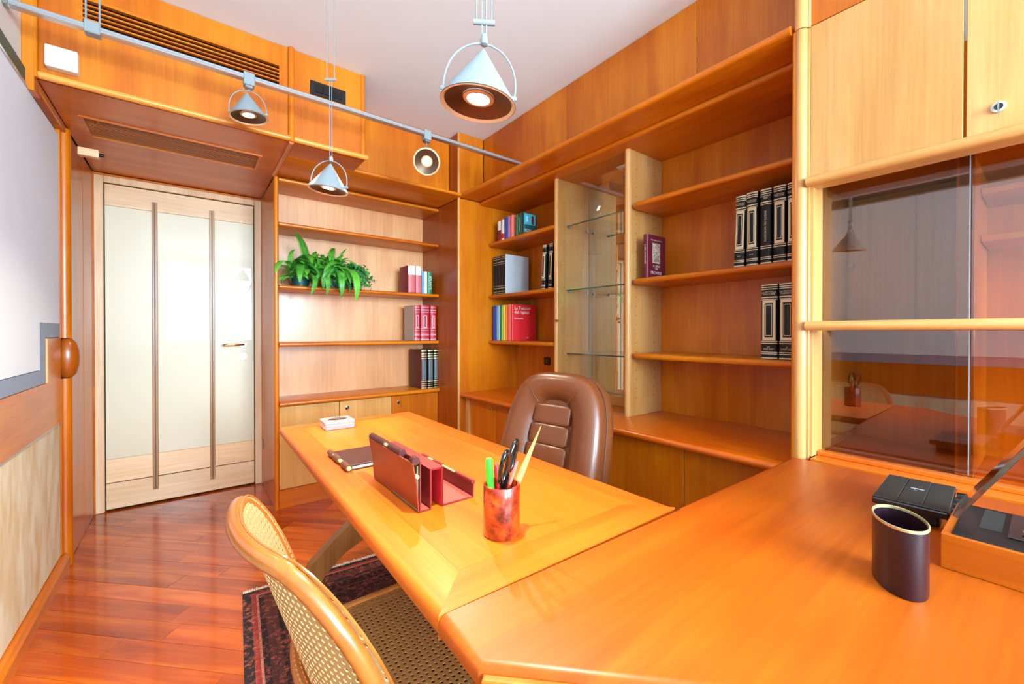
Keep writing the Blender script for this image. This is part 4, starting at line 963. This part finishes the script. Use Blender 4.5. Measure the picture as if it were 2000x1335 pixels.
# right bay, middle shelf
zs = 1.4435; G = 'black encyclopedia volumes on the right bay shelves'
spec = [(.845, .044, 'A-E', 'leftmost cream banded black volume on the shelf below the top'), (.791, .045, 'F-O', 'second cream banded black volume from the left, on the upper book shelf'), (.737, .043, '', 'black volume with vertical white title between banded volumes'), (.6855, .046, '', 'cream banded black volume right of the vertical titled one'), (.636, .044, '', 'black volume half hidden by the tall cabinet post, upper shelf')]
for i, (y, th_, tx, lb) in enumerate(spec):
    if i == 2: book(lb, G, y, zs, th_, .314, .21, 'book_black', bands=ENC(False), title=('DUEMILA\n2000', .885), titlesize=.0095, vertical=('EREDITA DEL NOVECENTO', .0105, .50))
    else: 
        t_ = book(lb, G, y, zs, th_, .314 - .004 * (i == 0), .21, 'book_black', bands=ENC(), title=('LA PICCOLA\nTRECCANI', .875), titlesize=.0072, lean=(.03 if i == 0 else 0))
        if tx: text('lettering', tx, .009, 'spine_cream', t_.o, (-.0013, 0, .046), (0, -1, 0), (0, 0, 1))
for i, (y, tx, lb) in enumerate(((.723, 'VII\nMAP-NAP', 'left thick banded black volume on the lowest shelf of the right bay'), (.6555, 'II\nCAST-CZA', 'right thick banded black volume on the lowest shelf beside the cabinet post'))):
    t_ = book(lb, G, y, 1.0468, .062, .312, .21, 'book_black', bands=ENC(), title=('LA PICCOLA\nTRECCANI', .875), titlesize=.0098)
    text('lettering', tx, .0095, 'spine_cream', t_.o, (-.0013, 0, .046), (0, -1, 0), (0, 0, 1))
def prov(t, th, h, dp):
    y = -th / 2 - .0006
    t.p('cover_picture', B().box(.045, .115, y, y + .001, h * .36, h * .82), 'sketch', label='pale engraving on the cover')
    text('lettering', 'IL LIBRO\nDEI', .017, 'white', t.o, (.082, y - .0003, h * .26), (1, 0, 0), (0, 0, 1)); text('lettering', 'PROVERBI', .0225, 'white', t.o, (.080, y - .0003, h * .135), (1, 0, 0), (0, 0, 1))
    text('lettering', 'DIZIONARIO ILLUSTRATO', .0085, 'white', t.o, (.082, y - .0003, h * .88), (1, 0, 0), (0, 0, 1))
book('dark magenta book with engraved picture standing alone on the shelf', None, 1.318, zs, .028, .232, .165, 'magenta', vertical=('IL LIBRO DEI PROVERBI', .010, .55), tmat='white', extra=prov)
# corner bay, bottom shelf: rainbow set
z = 1.094; cols_ = ['royal', 'royal', 'sky', 'lightblue', 'green', 'lime', 'yellow', 'orange', 'redorange', 'coral', 'red']
nmz = ['dark blue', 'blue', 'sky blue', 'pale blue', 'green', 'lime green', 'yellow', 'orange', 'red orange', 'coral', 'red']
pos = [('first, ', ''), ]
ytop = 2.722; 
for i, c_ in enumerate(cols_):
    th_ = .0215; y = ytop - th_ / 2 - i * .0232
    lb = {0: 'dark blue book at the left end of the rainbow coloured set', 1: 'blue book second from left in the rainbow coloured set', 10: 'red book with white title on its visible front cover'}.get(i, nmz[i] + ' book in the rainbow coloured set on the corner shelf')
    def rc(t, th, h, dp):
        yy = -th / 2 - .0007
        text('lettering', 'La Treccani\ndei ragazzi', .034, 'white', t.o, (.022, yy, h * .85), (1, 0, 0), (0, 0, 1), 'LEFT'); text('lettering', 'Enciclopedia', .017, 'white', t.o, (.022, yy, h * .62), (1, 0, 0), (0, 0, 1), 'LEFT'); text('lettering', 'junior', .012, 'white', t.o, (.15, yy, h * .08), (1, 0, 0), (0, 0, 1))
    book(lb, 'rainbow coloured encyclopedia set', y, z, th_, .272, .235 if i == 10 else .215, c_, extra=rc if i == 10 else None)
# corner bay, middle shelf: brown set, silver book, leaning pair
z = 1.4508
for i in range(4):
    y = 2.722 - .021 - i * .041
    book(['leftmost', 'second', 'third', 'fourth'][i] + ' black and gold volume of the row left of the silver book', 'black and gold volumes beside the silver book', y, z, .037, .298, .20, 'book_black', bands=[('gilt_band', 'gilt', [(.02, .03, 1), (.07, .08, 1), (.15, .165, 1), (.21, .22, 1), (.78, .79, 1), (.83, .845, 1), (.91, .92, 1), (.96, .97, 1)])])
book('silver grey book showing its plain front cover', None, 2.553, z, .014, .300, .225, 'silver', name='book')
book('leaning black and gold volume near the light upright', 'leaning black and gold volumes', 2.130, z, .034, .300, .20, 'book_black', lean=.055, bands=ENC())
book('black and gold volume touching the light upright', 'leaning black and gold volumes', 2.062, z, .032, .300, .20, 'book_black', lean=.050, bands=ENC())
# corner bay, top shelf: small books
z = 1.8608
def twoc(mt, za, zb): return [('cover_block', mt, [(za, zb, .97)])]
def tealcover(t, th, h, dp):
    yy = -th / 2 - .0007
    t.p('cover_picture', B().box(.004, .112, yy, yy + .0008, h * .48, h * .97), 'teal'); t.p('cover_spot', B().box(.072, .092, yy - .0004, yy + .0006, h * .52, h * .9), 'magenta'); t.p('cover_picture', B().box(.02, .04, yy - .0004, yy + .0006, h * .6, h * .85), 'lightblue')
    text('lettering', 'DEUTSCH\nITALIENISCH', .014, 'white', t.o, (.006, yy, h * .2), (1, 0, 0), (0, 0, 1), 'LEFT')
sm = [(2.640, .040, .160, 'wine', twoc('white', .55, .99), 'wine and white paperback at the left end of the top shelf row'), (2.596, .038, .163, 'white', twoc('red', .10, .34), 'white paperback with red marks second on the top shelf'), (2.553, .036, .172, 'royal', None, 'royal blue book on the top corner shelf'),
      (2.516, .030, .172, 'lilac', None, 'lilac pink paperback beside the royal blue book'), (2.482, .034, .172, 'coral', None, 'coral paperback beside the lilac one'), (2.417, .022, .160, 'green', None, 'thin green book right of the gap on the top shelf'), (2.382, .040, .160, 'dkgreen', None, 'dark green dictionary with white vertical lettering'), (2.345, .030, .160, 'dkteal', None, 'teal covered dictionary at the right end of the top row')]
for i, (y, th_, h_, c_, bd, lb) in enumerate(sm):
    book(lb, 'small books on the top corner shelf', y, z + .0, th_, h_, .12, c_, bands=bd, vertical=(('DIZIONARIO', .018, .5) if i == 6 else (('Vocabolario', .012, .5, 1) if i == 2 else None)), tmat='white', extra=tealcover if i == 7 else None)
# back bookcase
def bbook(*a, **k): return book(*a, facing='y', **k)
z = 1.4675
bbook('thick white and red book at the left of the back shelf row', 'books on the fern shelf', 1.378, z, .058, .215, .17, 'wine', xs=3.08, bands=[('cover_block', 'pinkred', [(.02, .66, .97)]), ('cover_top', 'white', [(.66, .995, .98)])])
bbook('thinner white and red book beside the thick one', 'books on the fern shelf', 1.436, z, .050, .215, .17, 'wine', xs=3.08, bands=[('cover_block', 'pinkred', [(.02, .66, .97)]), ('cover_top', 'white', [(.66, .995, .98)])])
bbook('slim pale blue book in the back shelf row', 'books on the fern shelf', 1.475, z, .022, .178, .15, 'sky', xs=3.08)
bbook('slim white book between blue and green ones', 'books on the fern shelf', 1.500, z, .022, .178, .15, 'white', xs=3.08)
bbook('green book with white vertical lettering at the right end', 'books on the fern shelf', 1.535, z, .042, .178, .15, 'green', xs=3.08, vertical=('ATLANTE', .026, .5), tmat='white')
z = 1.0905
RB = [('silver_band', 'silver', [(.02, .035, 1), (.06, .07, 1), (.15, .165, 1), (.21, .22, 1), (.28, .29, 1), (.34, .35, 1), (.80, .81, 1), (.86, .88, 1), (.94, .95, 1)]), ('spine_panel', 'silver', [(.36, .72, .40)]), ('spine_field', 'crimson', [(.38, .70, .22)])]
for i, (x, w_) in enumerate(((1.425, .048), (1.492, .074), (1.566, .052))):
    t_ = bbook(['left', 'thick middle', 'right'][i] + ' crimson volume with silver bands on the back shelf', 'crimson volumes with silver bands', x, z, w_, .282, .20, 'crimson', xs=3.08, bands=RB)
    if i == 0: t_.p('slipcase_side', B().box(.012, .20, w_ / 2 + .0004, w_ / 2 + .0022, .002, .28), 'grey', label='grey side board')
z = .7035
GBn = [('gilt_band', 'gilt', [(.01, .03, 1), (.07, .085, 1), (.12, .135, 1), (.18, .20, 1), (.76, .78, 1), (.82, .84, 1), (.88, .90, 1), (.95, .985, 1)]), ('spine_panel', 'spinegrey', [(.22, .74, .7)])]
for i, (x, w_) in enumerate(((1.483, .050), (1.540, .048), (1.592 - .004, .040))):
    t_ = bbook(['left', 'middle', 'right'][i] + ' dark green and gold volume on the back counter', 'dark volumes on the back counter', x, z, w_, .315, .22, 'maroon' if i == 0 else 'book_black', xs=3.08, bands=GBn)

# ================================================================== PLANTS
def frond(L_, n, droop, wid):
    b = B(); pts = []
    p = Vector((0, 0, 0)); ang = .9
    for k in range(n + 1):
        pts.append(p.copy()); p = p + Vector((math.cos(ang), 0, math.sin(ang))) * (L_ / n); ang -= droop / n
    b.tube(pts, .0011, 4)
    for k in range(1, n):
        t_ = k / n; w_ = wid * math.sin(PI * min(1, t_ * .86 + .12)) ** .8; d = (pts[k + 1] - pts[k - 1]).normalized()
        nrm = Vector((-d.z, 0, d.x))
        for s_ in (1, -1):
            a = pts[k]; q = Vector((0, s_, 0)); hw = L_ / n * .52
            tip = a + q * w_ + d * w_ * .25 - nrm * w_ * .22
            v = [a - d * hw, a + q * w_ * .55 - d * hw * .9 + d * w_ * .12, tip, a + q * w_ * .5 + d * hw * 1.0 + d * w_ * .12, a + d * hw * .8]
            b.bm.faces.new([b.bm.verts.new(x) for x in v])
    return b
proto = []
for i, (L_, n, dr, wd) in enumerate(((.29, 34, 2.3, .032), (.25, 30, 1.6, .028), (.33, 38, 2.9, .030), (.21, 24, 1.2, .028))):
    me = bpy.data.meshes.new('frond'); bb = frond(L_, n, dr, wd); bb.bm.to_mesh(me); bb.bm.free(); me.materials.append(M['fern_leaf']); proto.append(me)
def fern(name, label, loc, n, spread):
    t = T(name, label, 'plant', loc, local=True)
    t.p('pot', B().lathe([(0, .001), (.05, .001), (.06, .06), (.062, .065), (.054, .065), (.05, .055), (0, .055)], n=24), 'dkteal', smooth=True)
    for k in range(n):
        o = bpy.data.objects.new('frond', R.choice(proto)); col.objects.link(o); o.parent = t.o
        a = spread[0] + (spread[1] - spread[0]) * (k + R.uniform(-.5, .5)) / n; back = math.sin(a) > .15
        o.location = (R.uniform(-.06, .06), R.uniform(-.05, .03), .05 + R.uniform(0, .07)); up = k % 3
        o.rotation_euler = (R.uniform(-.7, .7), R.uniform(-1.25, -.55) if up == 0 else R.uniform(-.7, .3), a)
        s_ = R.uniform(.55, .82) if up == 0 else R.uniform(.6, .95)
        s_ *= (.6 if back else 1) * (.55 if math.cos(a) < -.3 and loc[0] < .7 else 1)
        o.scale = (s_, s_, s_)
    return t
f1 = fern('fern', 'green sword fern at the left side of the shelf by the bookcase post', (.600, 3.17, 1.4675), 110, (-3.5, .45))
f2 = fern('fern', 'green sword fern in the middle of the shelf with fronds hanging over the edge', (.80, 3.15, 1.4675), 100, (-3.5, .45))
for t_, lst in ((f2, ((-.03, -1.3, 0, .5, 3, .9), (.05, -1.75, 0, .55, 3, 1.0), (-.06, -1.6, 0, .5, 3, .8), (0.02, -1.62, .0, .35, 2, 1.05), (.07, -1.42, .0, .30, 2, 1.22), (-.05, -1.9, 0, .3, 2, .8), (.0, -1.2, 0, .2, 0, .9), (-.02, -1.7, 0, -.5, 1, 1.1))), (f1, ((-.01, -1.1, 0, .5, 3, .9), (.03, -1.75, 0, .55, 3, 1.0), (-.04, -1.5, 0, .5, 3, .8), (.05, -2.0, .2, .6, 3, .8), (.09, -1.30, 0, .35, 2, .95), (.0, -1.8, 0, .2, 0, 1.1), (-.05, -2.2, 0, 0, 0, 1.0), (.03, -2.25, 0, -.9, 1, 1.25), (0, -1.5, 0, -.3, 0, 1.1)))):
    for dx, a, rx, ry, mi, s_ in lst:
        o = bpy.data.objects.new('frond', proto[mi]); col.objects.link(o); o.parent = t_.o; o.location = (dx, -.03, .105); o.rotation_euler = (rx, ry, a); o.scale = (s_, s_, s_)
t = T('ivy', 'small leaved trailing ivy between the fern and the shelf books', 'plant', (.90, 3.14, 1.4675), local=True)
t.p('pot', B().lathe([(0, .001), (.045, .001), (.055, .06), (.056, .064), (.05, .064), (.046, .055), (0, .055)], n=20), 'dkteal', smooth=True)
b = B(); st = B()
for k in range(120):
    a = R.uniform(-PI, PI * .35) if k % 2 else R.uniform(-PI, PI); L_ = R.uniform(.10, .25); n = 12; p = Vector((0, 0, .09)); ang = R.uniform(.3, 1.35); pts = []
    for q in range(n):
        pts.append(p.copy()); p = p + Vector((math.cos(a) * math.cos(ang), math.sin(a) * math.cos(ang), math.sin(ang))) * (L_ / n); ang -= R.uniform(.05, .32); a += R.uniform(-.15, .15)
        if p.y > .17: p.y = .17
    st.tube(pts, .0009, 4)
    for q in pts[1:]:
        for s_ in range(2):
            c_ = q + Vector((R.uniform(-.014, .014), R.uniform(-.014, .014), R.uniform(-.012, .012))); r_ = R.uniform(.008, .016)
            u_v = Vector((R.uniform(-1, 1), R.uniform(-1, 0.2), R.uniform(-.6, 1))).normalized(); e1 = u_v.orthogonal().normalized(); e2 = u_v.cross(e1); ph = R.uniform(0, 6.28)
            vv = []
            for kk, rr in enumerate((1.2, .55, .95, .5, .9, .5, .95, .55)):
                an = ph + 2 * PI * kk / 8; vv.append(b.bm.verts.new(c_ + (e1 * math.cos(an) + e2 * math.sin(an)) * r_ * rr))
            b.bm.faces.new(vv)
t.p('stems', st, 'ivy_leaf', kind='stuff'); t.p('leaves', b, 'ivy_leaf', kind='stuff')
